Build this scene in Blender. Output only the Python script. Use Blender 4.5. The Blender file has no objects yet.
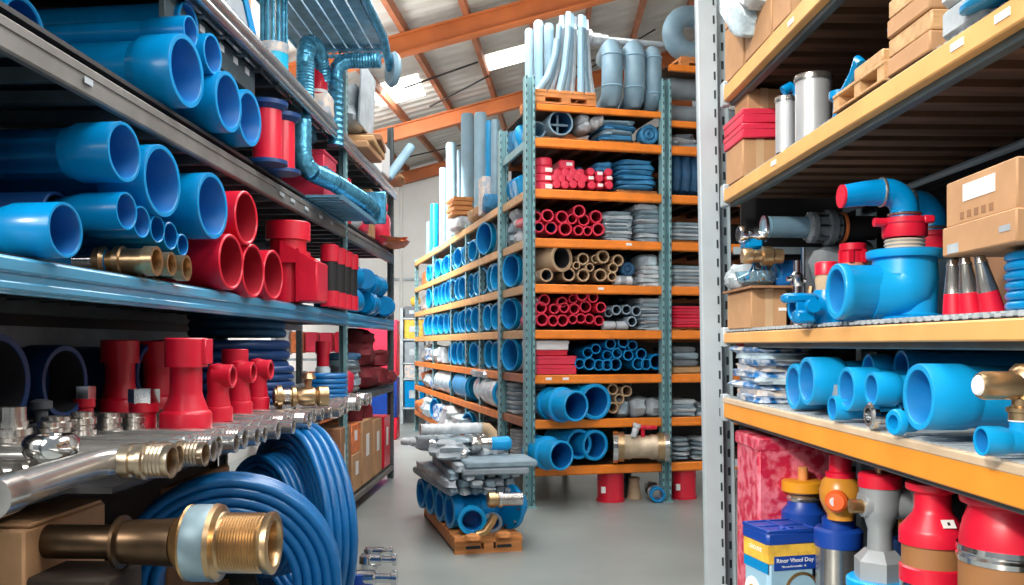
import bpy, math, random
from mathutils import Vector, Matrix, Euler
PI = math.pi
R = random.Random(7)
scene = bpy.context.scene
COL = scene.collection
# ------------------------------------------------------------------ camera
CAM_H, FOC, CX, HY = 1.5, 887.0, 512.0, 345.0
cd = bpy.data.cameras.new('camera'); cam = bpy.data.objects.new('camera', cd); COL.objects.link(cam)
cam.location = (0, 0, CAM_H); cam.rotation_euler = (PI/2, 0, 0)
cd.sensor_width = 36; cd.lens = FOC/1024*36; cd.shift_y = (HY-292.5)/1024; cd.clip_end = 100; cd.clip_start = .02
scene.camera = cam
scene.view_settings.view_transform = 'Standard'
scene.view_settings.look = 'None'

# ------------------------------------------------------------------ materials
def mat(name, col, rough=.5, metal=0, var=.12, scale=6, bump=0, bscale=40, spec=.5, coat=0, emit=0, alpha=1, trans=0, stretch=(1,1,1), col2=None):
    m = bpy.data.materials.new(name); m.use_nodes = True
    nt = m.node_tree; b = nt.nodes['Principled BSDF']; N = nt.nodes.new; L = nt.links.new
    tc = N('ShaderNodeTexCoord'); mp = N('ShaderNodeMapping'); mp.inputs['Scale'].default_value = stretch
    L(tc.outputs['Object'], mp.inputs['Vector'])
    no = N('ShaderNodeTexNoise'); no.inputs['Scale'].default_value = scale; no.inputs['Detail'].default_value = 4
    L(mp.outputs['Vector'], no.inputs['Vector'])
    rp = N('ShaderNodeValToRGB'); L(no.outputs['Fac'], rp.inputs['Fac'])
    rp.color_ramp.elements[0].position = .3; rp.color_ramp.elements[1].position = .7
    rp.color_ramp.elements[0].color = tuple(max(0, c*(1-var)) for c in col)+(1,)
    rp.color_ramp.elements[1].color = tuple(min(1, c*(1+var)+var*.01) for c in col)+(1,)
    if col2: rp.color_ramp.elements[0].color = tuple(col)+(1,); rp.color_ramp.elements[1].color = tuple(col2)+(1,); rp.color_ramp.elements[0].position = .42; rp.color_ramp.elements[1].position = .58
    L(rp.outputs['Color'], b.inputs['Base Color'])
    b.inputs['Roughness'].default_value = rough; b.inputs['Metallic'].default_value = metal
    b.inputs['Specular IOR Level'].default_value = spec; b.inputs['Coat Weight'].default_value = coat
    if trans: b.inputs['Transmission Weight'].default_value = trans
    if alpha < 1: b.inputs['Alpha'].default_value = alpha
    if emit:
        b.inputs['Emission Color'].default_value = tuple(col)+(1,); b.inputs['Emission Strength'].default_value = emit
    if bump:
        n2 = N('ShaderNodeTexNoise'); n2.inputs['Scale'].default_value = bscale; L(mp.outputs['Vector'], n2.inputs['Vector'])
        bp = N('ShaderNodeBump'); bp.inputs['Strength'].default_value = bump; bp.inputs['Distance'].default_value = .01
        L(n2.outputs['Fac'], bp.inputs['Height']); L(bp.outputs['Normal'], b.inputs['Normal'])
    return m
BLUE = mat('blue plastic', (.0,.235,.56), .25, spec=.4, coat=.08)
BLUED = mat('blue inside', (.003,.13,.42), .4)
SKY = mat('bright blue plastic', (.004,.33,.70), .36, spec=.35, coat=.1)
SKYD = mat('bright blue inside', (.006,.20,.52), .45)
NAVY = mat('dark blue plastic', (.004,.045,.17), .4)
LIDB = mat('royal blue plastic', (.005,.05,.32), .4)
HOSE = mat('blue hose rubber', (.004,.15,.42), .35, coat=.3)
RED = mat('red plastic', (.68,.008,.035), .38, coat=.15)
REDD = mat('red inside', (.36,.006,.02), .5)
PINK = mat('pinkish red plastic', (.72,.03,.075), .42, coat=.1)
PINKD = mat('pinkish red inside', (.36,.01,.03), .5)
MAROON = mat('dark red cloth', (.17,.012,.02), .7)
CAMO = mat('mottled red wrap', (.50,.012,.05), .45, scale=24, bump=.3, col2=(.70,.16,.22))
TEAL = mat('teal painted steel', (.19,.37,.40), .45, var=.2)
DTEAL = mat('dark slate steel', (.075,.105,.115), .45, var=.25)
BEAMG = mat('grey brown steel beam', (.17,.165,.155), .45, var=.2, metal=.2)
BEAMB = mat('pale blue painted beam', (.07,.33,.55), .28, var=.2, coat=.5, stretch=(1,.15,1))
SILV = mat('silver tube', (.50,.52,.53), .22, .85, var=.1)
ORANGE = mat('orange beam paint', (.83,.22,.015), .45, var=.15)
OCHRE = mat('ochre beam paint', (.80,.42,.14), .5, var=.12)
ROOFB = mat('rust orange roof steel', (.46,.125,.03), .6, var=.2, scale=2)
ROOFP = mat('rust brown purlin', (.36,.12,.05), .6, var=.25, scale=3)
WHITEP = mat('off white painted steel', (.42,.48,.52), .4, var=.08)
GREYP = mat('blue grey painted steel', (.34,.42,.46), .45, var=.1)
SLOT = mat('dark slot', (.02,.03,.035), .8)
DARK = mat('black', (.012,.012,.014), .5)
DECKD = mat('dark brown slatted deck', (.13,.065,.035), .7, var=.4, stretch=(.5,6,1))
DECKL = mat('pale deck board', (.62,.47,.32), .6, var=.15)
WOOD = mat('pale wood', (.60,.36,.17), .6, var=.25, scale=5, stretch=(1,6,6), bump=.2)
PALW = mat('orange brown wood', (.62,.24,.07), .6, var=.25, scale=5, stretch=(1,6,6), bump=.2)
CARD = mat('cardboard', (.50,.28,.14), .75, var=.1, scale=8, bump=.1)
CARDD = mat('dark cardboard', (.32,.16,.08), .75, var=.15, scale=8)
TAPE = mat('packing tape', (.58,.38,.22), .35)
PAPER = mat('white paper', (.85,.85,.84), .6, var=.03)
STEEL = mat('galvanised steel', (.54,.52,.49), .22, .9, var=.25, scale=12)
TUBEM = mat('bright zinc tube', (.56,.55,.53), .2, .75, var=.12, scale=9)
NICKEL = mat('tarnished nickel brass', (.50,.41,.30), .28, .85, var=.3, scale=9)
TIN = mat('tin plate', (.70,.72,.74), .3, .55, var=.08)
CHROME = mat('chrome', (.72,.73,.74), .14, 1, var=.08)
BRASS = mat('brass', (.52,.36,.20), .3, .9, var=.25, scale=9)
BRONZE = mat('bronze', (.50,.30,.13), .3, .85, var=.3, scale=9)
DUCT = mat('blue galvanised duct', (.09,.36,.55), .25, .65, var=.4, scale=20, bump=.35, bscale=60)
DUCTS = mat('blue grey slats', (.12,.33,.48), .35, .4, var=.3, scale=10)
DUCTG = mat('blue grey wrapped duct', (.20,.33,.42), .45, var=.15, bump=.15, bscale=25)
GREYC = mat('grey cylinder', (.26,.31,.35), .4, var=.15)
ICE = mat('pale blue foam roll', (.30,.50,.64), .5, var=.12, scale=4)
GREYB = mat('blue grey sheeting', (.24,.33,.39), .55, var=.2, scale=9, bump=.35, bscale=25)
GREYL = mat('light grey sheeting', (.42,.48,.52), .5, var=.2, scale=9, bump=.35, bscale=25)
GREYD = mat('dark grey sheeting', (.12,.14,.16), .55, var=.25, scale=9, bump=.3, bscale=25)
BLUEC = mat('blue cloth', (.03,.20,.40), .6, var=.25, scale=10, bump=.4, bscale=30)
BLUEK = mat('deep blue cloth', (.015,.09,.20), .6, var=.3, scale=10, bump=.4, bscale=30)
WRAP = mat('pale blue film wrap', (.55,.68,.76), .22, var=.35, scale=10, bump=.8, bscale=22)
WRAPW = mat('white film wrap', (.56,.60,.63), .25, var=.35, scale=11, bump=.8, bscale=22)
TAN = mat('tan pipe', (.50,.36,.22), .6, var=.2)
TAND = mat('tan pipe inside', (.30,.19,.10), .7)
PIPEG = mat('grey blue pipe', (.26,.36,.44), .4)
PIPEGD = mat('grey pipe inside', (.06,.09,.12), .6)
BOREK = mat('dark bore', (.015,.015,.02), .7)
BROWN = mat('brown drum', (.33,.15,.055), .5, var=.1)
YEL = mat('yellow orange plastic', (.78,.32,.015), .4)
YELL = mat('yellow print', (.80,.47,.06), .4, var=.3, scale=20)
OBALL = mat('amber ball', (.62,.26,.03), .3, var=.2)
GREYV = mat('grey cast metal', (.34,.37,.39), .42, .3, var=.1)
CYAN = mat('cyan liquid', (.01,.50,.78), .3)
GLASSB = mat('clear blue plastic', (.45,.72,.85), .08, var=.05, trans=.75)
PACK = mat('blue white printed pack', (.02,.17,.45), .3, scale=17, bump=.3, col2=(.82,.85,.86))
CREAM = mat('cream printed pack', (.72,.60,.50), .45, scale=18, col2=(.40,.45,.52))
WALLM = mat('white wall', (.80,.81,.79), .8, var=.03, scale=2)
FLOORM = mat('grey concrete', (.28,.31,.30), .33, var=.14, scale=1.1, bump=.03, bscale=6)
ROOFM = mat('white corrugated sheet', (.52,.52,.49), .6, var=.14, scale=1.5)
SKYL = mat('translucent roof panel', (1,.97,.90), .6, var=.02, emit=4.5)
INSTR = mat('orange printed cloth', (.75,.20,.06), .6, var=.3, scale=20)

# ------------------------------------------------------------------ mesh builder
def rotm(rx=0, ry=0, rz=0): return Euler((rx, ry, rz)).to_matrix().to_4x4()
AX = rotm(0, PI/2, 0)      # local z -> +x
AXN = rotm(0, -PI/2, 0)    # local z -> -x
AYN = rotm(PI/2, 0, 0)     # local z -> -y
def tr(x, y, z): return Matrix.Translation((x, y, z))
class MB:
    def __init__(s): s.v = []; s.f = []; s.m = []
    def add(s, vs, fs, mi=0, M=None):
        o = len(s.v)
        s.v += [(M @ Vector(v))[:] for v in vs] if M is not None else [tuple(v) for v in vs]
        s.f += [tuple(i+o for i in f) for f in fs]; s.m += [mi]*len(fs); return s
    def box(s, cx, cy, cz, sx, sy, sz, b=0, M=None, mi=0):
        hx, hy, hz = sx/2, sy/2, sz/2
        b = min(b, hx*.9, hy*.9, hz*.9)
        if b <= 0:
            vs = [(cx+i*hx, cy+j*hy, cz+k*hz) for i in (-1,1) for j in (-1,1) for k in (-1,1)]
            return s.add(vs, [(0,1,3,2),(4,6,7,5),(0,4,5,1),(2,3,7,6),(0,2,6,4),(1,5,7,3)], mi, M)
        vs = []; ix = {}
        for i in (-1,1):
            for j in (-1,1):
                for k in (-1,1):
                    for a in range(3):
                        d = [hx-b, hy-b, hz-b]; d[a] += b
                        ix[i,j,k,a] = len(vs); vs.append((cx+i*d[0], cy+j*d[1], cz+k*d[2]))
        fs = []
        for a in range(3):
            p, q = [(1,2),(2,0),(0,1)][a]
            for sgn in (-1,1):
                quad = []
                for u, w in ((-1,-1),(1,-1),(1,1),(-1,1)):
                    t = [0,0,0]; t[a]=sgn; t[p]=u; t[q]=w; quad.append(ix[tuple(t)+(a,)])
                fs.append(tuple(quad) if sgn > 0 else tuple(reversed(quad)))
        for a in range(3):          # edges running along a
            p, q = [(1,2),(2,0),(0,1)][a]
            for u in (-1,1):
                for w in (-1,1):
                    t0=[0,0,0]; t1=[0,0,0]; t0[a]=-1; t1[a]=1; t0[p]=t1[p]=u; t0[q]=t1[q]=w
                    fq = (ix[tuple(t0)+(p,)], ix[tuple(t1)+(p,)], ix[tuple(t1)+(q,)], ix[tuple(t0)+(q,)])
                    fs.append(fq if u*w < 0 else tuple(reversed(fq)))
        for i in (-1,1):
            for j in (-1,1):
                for k in (-1,1):
                    tri = (ix[i,j,k,0], ix[i,j,k,1], ix[i,j,k,2]); fs.append(tri if i*j*k > 0 else tuple(reversed(tri)))
        return s.add(vs, fs, mi, M)
    def lathe(s, prof, n=20, M=None, mi=0, loop=False, mis=None):
        vs = []; fs = []; ms = []
        for r, z in prof:
            for k in range(n):
                a = 2*PI*k/n; vs.append((r*math.cos(a), r*math.sin(a), z))
        np_ = len(prof)
        for i in range(np_ if loop else np_-1):
            j = (i+1) % np_
            for k in range(n):
                l = (k+1) % n
                fs.append((i*n+k, i*n+l, j*n+l, j*n+k)); ms.append(mis[i] if mis else mi)
        if not loop:
            if prof[0][0] > 1e-6: fs.append(tuple(reversed(range(n)))); ms.append(mis[0] if mis else mi)
            if prof[-1][0] > 1e-6: fs.append(tuple(range((np_-1)*n, np_*n))); ms.append(mis[-1] if mis else mi)
        o = len(s.f); s.add(vs, fs, 0, M); s.m[o:] = ms; return s
    def hollow(s, r, ri, z0, z1, n=20, M=None, mi=0, mii=None, deep=None):
        """open pipe: mouth at z1, bore floor at z0"""
        mii = mi if mii is None else mii
        e = (r-ri)*.3
        prof = [(0,z0),(r,z0),(r,z1-e),(r-e,z1),(ri+e,z1),(ri,z1-e),(ri,(z0+.01) if deep is None else z1-deep),(0,(z0+.01) if deep is None else z1-deep)]
        return s.lathe(prof, n, M, mi, mis=[mi,mi,mi,mi,mi,mii,mii,mii])
    def tube(s, pts, r, n=10, closed=False, M=None, mi=0, caps=True):
        P = [Vector(p) for p in pts]; m = len(P)
        rs = r if isinstance(r, (list, tuple)) else [r]*m
        T = []
        for i in range(m):
            if closed: d = P[(i+1) % m]-P[i-1]
            else: d = P[min(i+1, m-1)]-P[max(i-1, 0)]
            T.append(d.normalized())
        u = T[0].orthogonal().normalized(); vs = []
        for i in range(m):
            u = (u - T[i]*u.dot(T[i]))
            u = u.normalized() if u.length > 1e-6 else T[i].orthogonal().normalized()
            w = T[i].cross(u)
            for k in range(n):
                a = 2*PI*k/n; vs.append((P[i]+(u*math.cos(a)+w*math.sin(a))*rs[i])[:])
        fs = []
        for i in range(m if closed else m-1):
            j = (i+1) % m
            for k in range(n):
                l = (k+1) % n; fs.append((i*n+k, i*n+l, j*n+l, j*n+k))
        if not closed and caps: fs.append(tuple(reversed(range(n)))); fs.append(tuple(range((m-1)*n, m*n)))
        return s.add(vs, fs, mi, M)
    def ring(s, Rr, r, n=32, m=10, M=None, mi=0, cx=0, cy=0, cz=0):
        return s.tube([(cx+Rr*math.cos(2*PI*k/n), cy+Rr*math.sin(2*PI*k/n), cz) for k in range(n)], r, m, True, M, mi)
    def blob(s, cx, cy, cz, sx, sy, sz, p=.5, jit=0, seed=0, n=18, m=10, M=None, mi=0, waves=0):
        """soft superellipsoid with creases"""
        q = random.Random(seed); ph = [q.uniform(0, 6.28) for _ in range(6)]
        sg = lambda c, e: math.copysign(abs(c)**e, c)
        vs = []
        for i in range(m+1):
            t = -PI/2+PI*i/m
            for k in range(n):
                a = 2*PI*k/n
                x = sg(math.cos(t), p)*sg(math.cos(a), p); y = sg(math.cos(t), p)*sg(math.sin(a), p); z = sg(math.sin(t), p)
                f = 1+jit*(math.sin(3.1*x+ph[0]+4*z)+math.sin(5.3*y+ph[1]-3*x)+math.sin(7*z+ph[2]+5*y))/2
                if waves: f += waves*math.sin(9*z+ph[3]+2*x)*.5
                vs.append((cx+sx/2*x*f, cy+sy/2*y*f, cz+sz/2*z*(f if z > 0 else 1)))
        fs = []
        for i in range(m):
            for k in range(n):
                l = (k+1) % n; fs.append((i*n+k, i*n+l, (i+1)*n+l, (i+1)*n+k))
        return s.add(vs, fs, mi, M)
    def prism(s, poly, z0, z1, M=None, mi=0):
        n = len(poly)
        vs = [(x, y, z0) for x, y in poly]+[(x, y, z1) for x, y in poly]
        fs = [tuple(reversed(range(n))), tuple(range(n, 2*n))]+[(i, (i+1) % n, n+(i+1) % n, n+i) for i in range(n)]
        return s.add(vs, fs, mi, M)
    def build(s, name, mats, parent=None, M=None, smooth=True, label=None):
        me = bpy.data.meshes.new(name); me.from_pydata(s.v, [], s.f)
        mats = mats if isinstance(mats, (list, tuple)) else [mats]
        for m in mats: me.materials.append(m)
        if len(mats) > 1: me.polygons.foreach_set('material_index', s.m)
        if smooth:
            me.polygons.foreach_set('use_smooth', [True]*len(s.f)); me.set_sharp_from_angle(angle=math.radians(38))
        me.update()
        o = bpy.data.objects.new(name, me); COL.objects.link(o)
        if parent is not None: o.parent = parent
        if M is not None: o.matrix_local = M
        if label: o['label'] = label
        return o
def arc(cx, cz, r, a0, a1, n, y=0, plane='xz'):
    out = []
    for i in range(n+1):
        a = math.radians(a0+(a1-a0)*i/n); p, q = cx+r*math.cos(a), cz+r*math.sin(a)
        out.append((p, y, q) if plane == 'xz' else ((y, p, q) if plane == 'yz' else (p, q, y)))
    return out
# ------------------------------------------------------------------ frames: each rack has its own axes (x across, y along or into, z up)
class Frame:
    def __init__(s, ox, oy, a):
        s.a = a; s.M = tr(ox, oy, 0) @ Matrix.Rotation(a, 4, 'Z'); s.I = s.M.inverted()
        s.c = s.I @ Vector((0, 0, CAM_H)); s.r3 = s.I.to_3x3()
    def d(s, px, py): return s.r3 @ Vector(((px-CX)/FOC, 1, (HY-py)/FOC))
    def onx(s, px, py, x): d = s.d(px, py); return s.c+d*((x-s.c.x)/d.x)
    def ony(s, px, py, y): d = s.d(px, py); return s.c+d*((y-s.c.y)/d.y)
    def onz(s, px, py, z): d = s.d(px, py); return s.c+d*((z-s.c.z)/d.z)
    def dep(s, p): return (s.M @ Vector(p)).y
LABELS = {}
def tag(o, label, cat, group=None, kind=None):
    o['label'] = label; o['category'] = cat
    if group: o['group'] = group
    if kind: o['kind'] = kind
    return o
def T(name, label, cat, F, loc, rz=0, group=None, rx=0, ry=0):
    o = bpy.data.objects.new(name, None); o.empty_display_size = .05; COL.objects.link(o)
    o.matrix_world = F.M @ tr(*loc) @ rotm(rx, ry, rz)
    return tag(o, label, cat, group)
def S(name, label, cat, mb, mats, F, loc, rz=0, group=None, rx=0, ry=0, kind=None, smooth=True):
    o = mb.build(name, mats, smooth=smooth); o.matrix_world = F.M @ tr(*loc) @ rotm(rx, ry, rz)
    return tag(o, label, cat, group, kind)
def ST(name, mb, mats, smooth=False):
    o = mb.build(name, mats, smooth=smooth); o['kind'] = 'structure'; return o
ORD = ['first','second','third','fourth','fifth','sixth','seventh','eighth','ninth','tenth','eleventh','twelfth','thirteenth','fourteenth','fifteenth','sixteenth','seventeenth','eighteenth','nineteenth','twentieth','twenty-first','twenty-second','twenty-third','twenty-fourth','twenty-fifth','twenty-sixth','twenty-seventh','twenty-eighth','twenty-ninth','thirtieth','thirty-first','thirty-second','thirty-third','thirty-fourth','thirty-fifth','thirty-sixth']
W = Frame(0, 0, 0)
LF = Frame(0, 0, -math.atan(28/887))
RF = Frame(0, 0, math.atan(21/887))
MF = Frame(.157, 8.2, math.atan(222/887))
PF = Frame(-.41, 6.34, math.atan(222/887))
def text_mesh(name, body, size, mat_, parent, M, label=None):
    cu = bpy.data.curves.new(name, 'FONT'); cu.body = body; cu.size = size; cu.extrude = .0004; cu.align_x = 'CENTER'; cu.align_y = 'CENTER'
    t = bpy.data.objects.new(name+'_tmp', cu); COL.objects.link(t)
    me = bpy.data.meshes.new_from_object(t.evaluated_get(bpy.context.evaluated_depsgraph_get()))
    bpy.data.objects.remove(t); bpy.data.curves.remove(cu)
    me.name = name; me.materials.clear(); me.materials.append(mat_)
    o = bpy.data.objects.new(name, me); COL.objects.link(o); o.parent = parent; o.matrix_local = M
    return o

# ------------------------------------------------------------------ the setting
def roofz(x, y): return 5.51+.27*x+.04*y
ST('floor', MB().box(0, 11, -.05, 9, 26, .1), FLOORM)
ST('wall_back', MB().box(.5, 21.1, 3.5, 9, .2, 7), WALLM)
ST('wall_left', MB().box(-3.7, 11, 2.6, .2, 20, 5.2), WALLM)
ST('wall_right', MB().box(4.3, 11.6, 3.4, .2, 19, 6.8), WALLM)
mb = MB(); ys = []; y = 1.0
while y < 21.2:
    ys += [(y, 0), (y+.06, .03), (y+.14, .03), (y+.20, 0)]; y += .34
for (a, ha), (b_, hb) in zip(ys, ys[1:]):
    vs = [(-3.8, a, roofz(-3.8, a)+ha), (4.4, a, roofz(4.4, a)+ha), (4.4, b_, roofz(4.4, b_)+hb), (-3.8, b_, roofz(-3.8, b_)+hb)]
    mb.add(vs, [(0,1,2,3)])
ST('ceiling', mb, ROOFM)
n = 1
for Y in (2.0, 6.6, 11.3, 16.0, 20.7):       # rafters across the hall
    mb = MB(); h = .27
    for (wd, z0, z1) in ((.035, .02, h-.02), (.16, h-.025, h), (.16, 0, .025)):
        vs = []
        for x in (-3.6, 4.2):
            zt = roofz(x, Y)-.13
            vs += [(x, Y-wd/2, zt-z1), (x, Y+wd/2, zt-z1), (x, Y+wd/2, zt-z0), (x, Y-wd/2, zt-z0)]
        mb.add(vs, [(0,1,5,4),(1,2,6,5),(2,3,7,6),(3,0,4,7),(0,3,2,1),(4,5,6,7)])
    ST('trim_%d' % n, mb, ROOFB); n += 1
for i in range(9):                        # purlins along the hall
    x = -3.0+.80*i; mb = MB(); vs = []
    for y in (1.2, 20.95):
        xs = x+.055*(y-11); zt = roofz(xs, y)-.005
        vs += [(xs-.035, y, zt-.12), (xs+.035, y, zt-.12), (xs+.035, y, zt+.02), (xs-.035, y, zt+.02)]
    mb.add(vs, [(0,1,5,4),(1,2,6,5),(2,3,7,6),(3,0,4,7),(0,3,2,1),(4,5,6,7)])
    ST('trim_%d' % n, mb, ROOFP); n += 1
def onroof(px, py):
    d = Vector(((px-CX)/FOC, 1, (HY-py)/FOC)); t = (5.51-CAM_H)/(d.z-.27*d.x-.04*d.y); return Vector((0,0,CAM_H))+d*t
k = 1
for (px, py, sx, sy) in ((398, 91, .76, 1.3), (510, 57, .72, .85)):
    c = onroof(px, py); i = round((c.x+3.42)/.84-.5); x0 = c.x-.38; x1 = c.x+.38
    y0, y1 = c.y-sy/2, c.y+sy/2
    vs = [(x, y, roofz(x, y)-dz) for dz in (.012, .002) for (x, y) in ((x0,y0),(x1,y0),(x1,y1),(x0,y1))]
    ST('window_%d' % k, MB().add(vs, [(0,1,2,3),(7,6,5,4),(0,4,5,1),(1,5,6,2),(2,6,7,3),(3,7,4,0)]), SKYL); k += 1
# thin tie rods under the roof and a downpipe and rail on the far wall
for (a, b_) in (((405,78),(478,52)), ((430,98),(490,66)), ((408,150),(470,136)), ((566,62),(640,34)), ((560,78),(655,20))):
    p, q = onroof(*a), onroof(*b_); p.z -= .15; q.z -= .15
    ST('trim_%d' % n, MB().tube([p, q], .014, 6), DARK); n += 1
ST('trim_%d' % n, MB().tube([(-2.62, 20.93, 0), (-2.62, 20.93, 5.6)], .04, 8), WALLM); n += 1
ST('trim_%d' % n, MB().box(-2.0, 20.96, 3.05, 3.2, .05, .06), GREYL); n += 1
ST('baseboard_back', MB().box(.3, 20.97, .06, 7.6, .04, .12), GREYL)
# ================================================================== LEFT RACK
XL = -1.65
rk = T('storage_rack', 'long slate grey pipe rack with pale blue middle beam along left of aisle', 'rack', LF, (XL, 2.3, 0))
def rp(name, mb, mats, label=None, smooth=True): return mb.build(name, mats, rk, tr(-XL, -2.3, 0), smooth, label)
for y in (2.3, 7.54, 9.95):
    for x in (XL-.03, -2.72):
        m = MB(); top = 3.95
        m.box(x+.015, y, top/2, .03, .065, top, .004, mi=0); m.box(x-.02, y+.025, top/2, .05, .014, top, mi=0)
        for i in range(60): m.box(x+.031, y, .08+i*.064, .002, .014, .03, mi=1)
        rp('upright', m, [DTEAL if y != 7.54 or x < -2 else TEAL, SLOT])
levels = [(.15, .06, BEAMG, 5.2), (1.05, .07, DTEAL, 2.2), (1.78, .12, BEAMB, 2.2), (2.52, .11, BEAMG, 2.2)]
for z, h, mt, y0 in levels:
    for (a, b_) in ((y0, 7.51), (7.57, 9.93)):
        if z < 1.5 and z > .5 and a < 7: pass
        m = MB().box(XL-.02, (a+b_)/2, z-h/2, .04, b_-a, h, .008)
        if mt is BEAMB: m.box(XL+.006, (a+b_)/2, z-.03, .02, b_-a, .05, .009).box(XL+.004, (a+b_)/2, z-.095, .016, b_-a, .03, .007)
        else: m.box(XL+.002, (a+b_)/2, z-h*.3, .006, b_-a, .012)
        bo_ = rp('beam', m, mt)
        if z == 2.52 and a < 5: TOPB = bo_
    m = MB().box(-2.70, (y0+9.93)/2, z-h/2, .04, 9.93-y0, h, .006)
    rp('beam', m, DTEAL)
for z, t, y0 in ((.15, .03, 5.2), (1.05, .02, 2.2), (1.78, .01, 2.2), (2.52, .05, 2.2), (3.2, .03, 2.2)):
    m = MB(); y = y0+.1
    m.box((XL-2.72)/2, (y0+9.9)/2, z+t-.012, 1.03, 9.9-y0, .018, mi=0)
    while y < 9.9: m.box((XL-2.72)/2, y, z-.03, 1.02, .045, .05, mi=1); y += .3
    rp('shelf_deck', m, [DARK, DTEAL], smooth=False)
rp('shelf_extension', MB().box(-1.51, 4.62, 1.03, .26, 3.6, .02), DARK)
m = MB().tube([(XL+.01, 2.2, 3.23), (XL+.01, 9.95, 3.23)], .042, 14).tube([(XL+.02, 2.2, 3.165), (XL+.02, 9.95, 3.165)], .026, 10)
m.box(XL-.04, 6, 3.2, .02, 7.8, .10); rp('rail', m, SILV, 'shiny silver tubular rail')
rp('beam', MB().box(-2.70, 6.07, 3.2, .04, 7.7, .1), DTEAL)
gu = rp('gusset', MB().box(XL-.10, 4.7, 3.09, .03, 1.3, .16, .004), DTEAL)
for y in (4.5, 4.78, 5.0, 5.2): MB().box(XL-.083, y, 3.12, .004, .07, .035).build('bracket_tag', PAPER, gu)
for y in (3.18, 5.6, 5.85, 6.2, 6.6, 6.95): MB().box(XL+.007, y, 2.46, .003, .06 if y < 4 else .10, .024).build('price_tag', GREYL, TOPB, label='small pale price tag')
for z0, z1 in ((1.86, 2.40), (2.6, 3.1)): rp('dark_backing', MB().box(-2.76, 5.9, (z0+z1)/2, .015, 7.6, z1-z0), DARK, 'dark back panel')  # shade deep in the upper bays, put in as black sheets
rp('dark_backing', MB().box(-2.76, 5.0, 1.27, .015, 5.4, .44), DARK, 'dark back panel')  # shade behind the lower shelf, put in as a black sheet
rp('dark_backing', MB().box(-2.76, 5.0, 1.69, .015, 5.4, .18), DARK, 'dark back panel')  # same painted shade above the wall strip
rp('dark_backing', MB().box(-2.77, 5.0, 1.55, .01, 5.4, .14), GREYC, 'grey strip of the back panel')  # dimness of the wall behind, put in as a dark grey strip
rp('dark_backing', MB().box(-2.76, 4.9, .5, .015, 5.2, .98), DARK, 'dark lower back panel')  # black sheet added as the shade below the tubes

def pipe(label, F, c, r, ln, cols, group, A=AX, socket=True, ri=.84, sl=.2, rz=-.10, name='plastic_pipe', cat='pipe', n=30, ry=0):
    """pipe whose mouth is at c, pointing along +A"""
    t = T(name, label, cat, F, c, rz, group, ry=ry)
    rb = r*.86 if socket else r
    if socket:
        MB().lathe([(0,-ln),(rb,-ln),(rb,-sl*.9),(0,-sl*.9)], n, A).build('barrel', [cols[0]], t)
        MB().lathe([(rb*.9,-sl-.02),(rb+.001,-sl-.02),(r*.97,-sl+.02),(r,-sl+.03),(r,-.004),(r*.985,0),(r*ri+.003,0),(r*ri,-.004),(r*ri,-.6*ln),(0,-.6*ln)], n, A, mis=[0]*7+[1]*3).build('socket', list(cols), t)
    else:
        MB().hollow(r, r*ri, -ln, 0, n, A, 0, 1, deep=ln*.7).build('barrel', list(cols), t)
    return t
BC = (BLUE, BLUED); RC = (RED, REDD)
def lp(px, py, rp_, x=-1.6): p = LF.onx(px, py, x); return p, rp_*LF.dep(p)/FOC
# top shelf: big blue pipes, mouths to the aisle
for px, py, rr, x, lab in (
    (187, 71, 36, -1.6, 'largest blue socket pipe on the top left shelf, nearest the camera'),
    (191, 31, 15, -1.62, 'small blue socket pipe lying on top of the largest pipe, upper left'),
    (213, 54, 20, -1.62, 'blue pipe resting above and between the two big pipes, upper left shelf'),
    (229, 102, 30, -1.58, 'second big blue socket pipe along the top left shelf'),
    (250, 118, 28, -1.58, 'blue pipe beside the red drums on the top left shelf')):
    p, r = lp(px, py, rr, x); pipe(lab, LF, p, r, 1.15, BC, 'blue pipes on the top left shelf')
for yy, zz, rr, lab in ((3.30, 2.70, .12, 'blue pipe barrel in front of the largest pipe at the upper left edge'), (4.25, 3.06, .10, 'dim blue pipe barrel at the very top left corner')):
    pipe(lab, LF, (-1.95 if yy < 4 else -1.70, yy, zz), rr, .8 if yy < 4 else 1.05, BC, 'blue pipes on the top left shelf', socket=False)
# middle shelf
for px, py, rr, x, lab in (
    (125, 152, 30, -1.6, 'big blue socket pipe just under the upper beam, left edge'),
    (163, 181, 36, -1.6, 'widest blue pipe mouth in the middle left shelf'),
    (213, 206, 33, -1.6, 'blue pipe beside the red pipe mouths on the middle left shelf'),
    (66, 230, 28, -1.58, 'blue socket pipe resting on the pale blue beam at far left'),
    (127, 211, 19, -1.6, 'medium blue socket pipe above the brass couplings'),
    (142, 222, 16, -1.62, 'largest of the four small blue pipes above the brass couplings'),
    (158, 229, 14, -1.62, 'second of the four small blue pipes above the brass couplings'),
    (171, 236, 14, -1.62, 'third of the four small blue pipes above the brass couplings'),
    (183, 245, 11, -1.62, 'smallest blue pipe above the brass couplings, beside the red pipe')):
    p, r = lp(px, py, rr, x); pipe(lab, LF, p, r, 1.12, BC, 'blue pipes on the middle left shelf', socket=rr > 15, ri=.86)
for yy, zz, rr, x in ((3.0, 2.3, .10, -2.0), (3.35, 2.0, .09, -1.85), (3.9, 2.33, .1, -1.85)):  # navy colour carries the shade deep in the shelf
    pipe(['upper dark blue pipe barrel in the shadow under the upper left beam', 'lower dark blue pipe barrel between the socket pipes at far left', 'deep dark blue pipe behind the widest mouth, middle left shelf'][[3.0,3.35,3.9].index(yy)], LF, (x, yy, zz), rr, .9, (NAVY, BOREK), 'dark pipes deep in the middle left shelf', socket=False)
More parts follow.
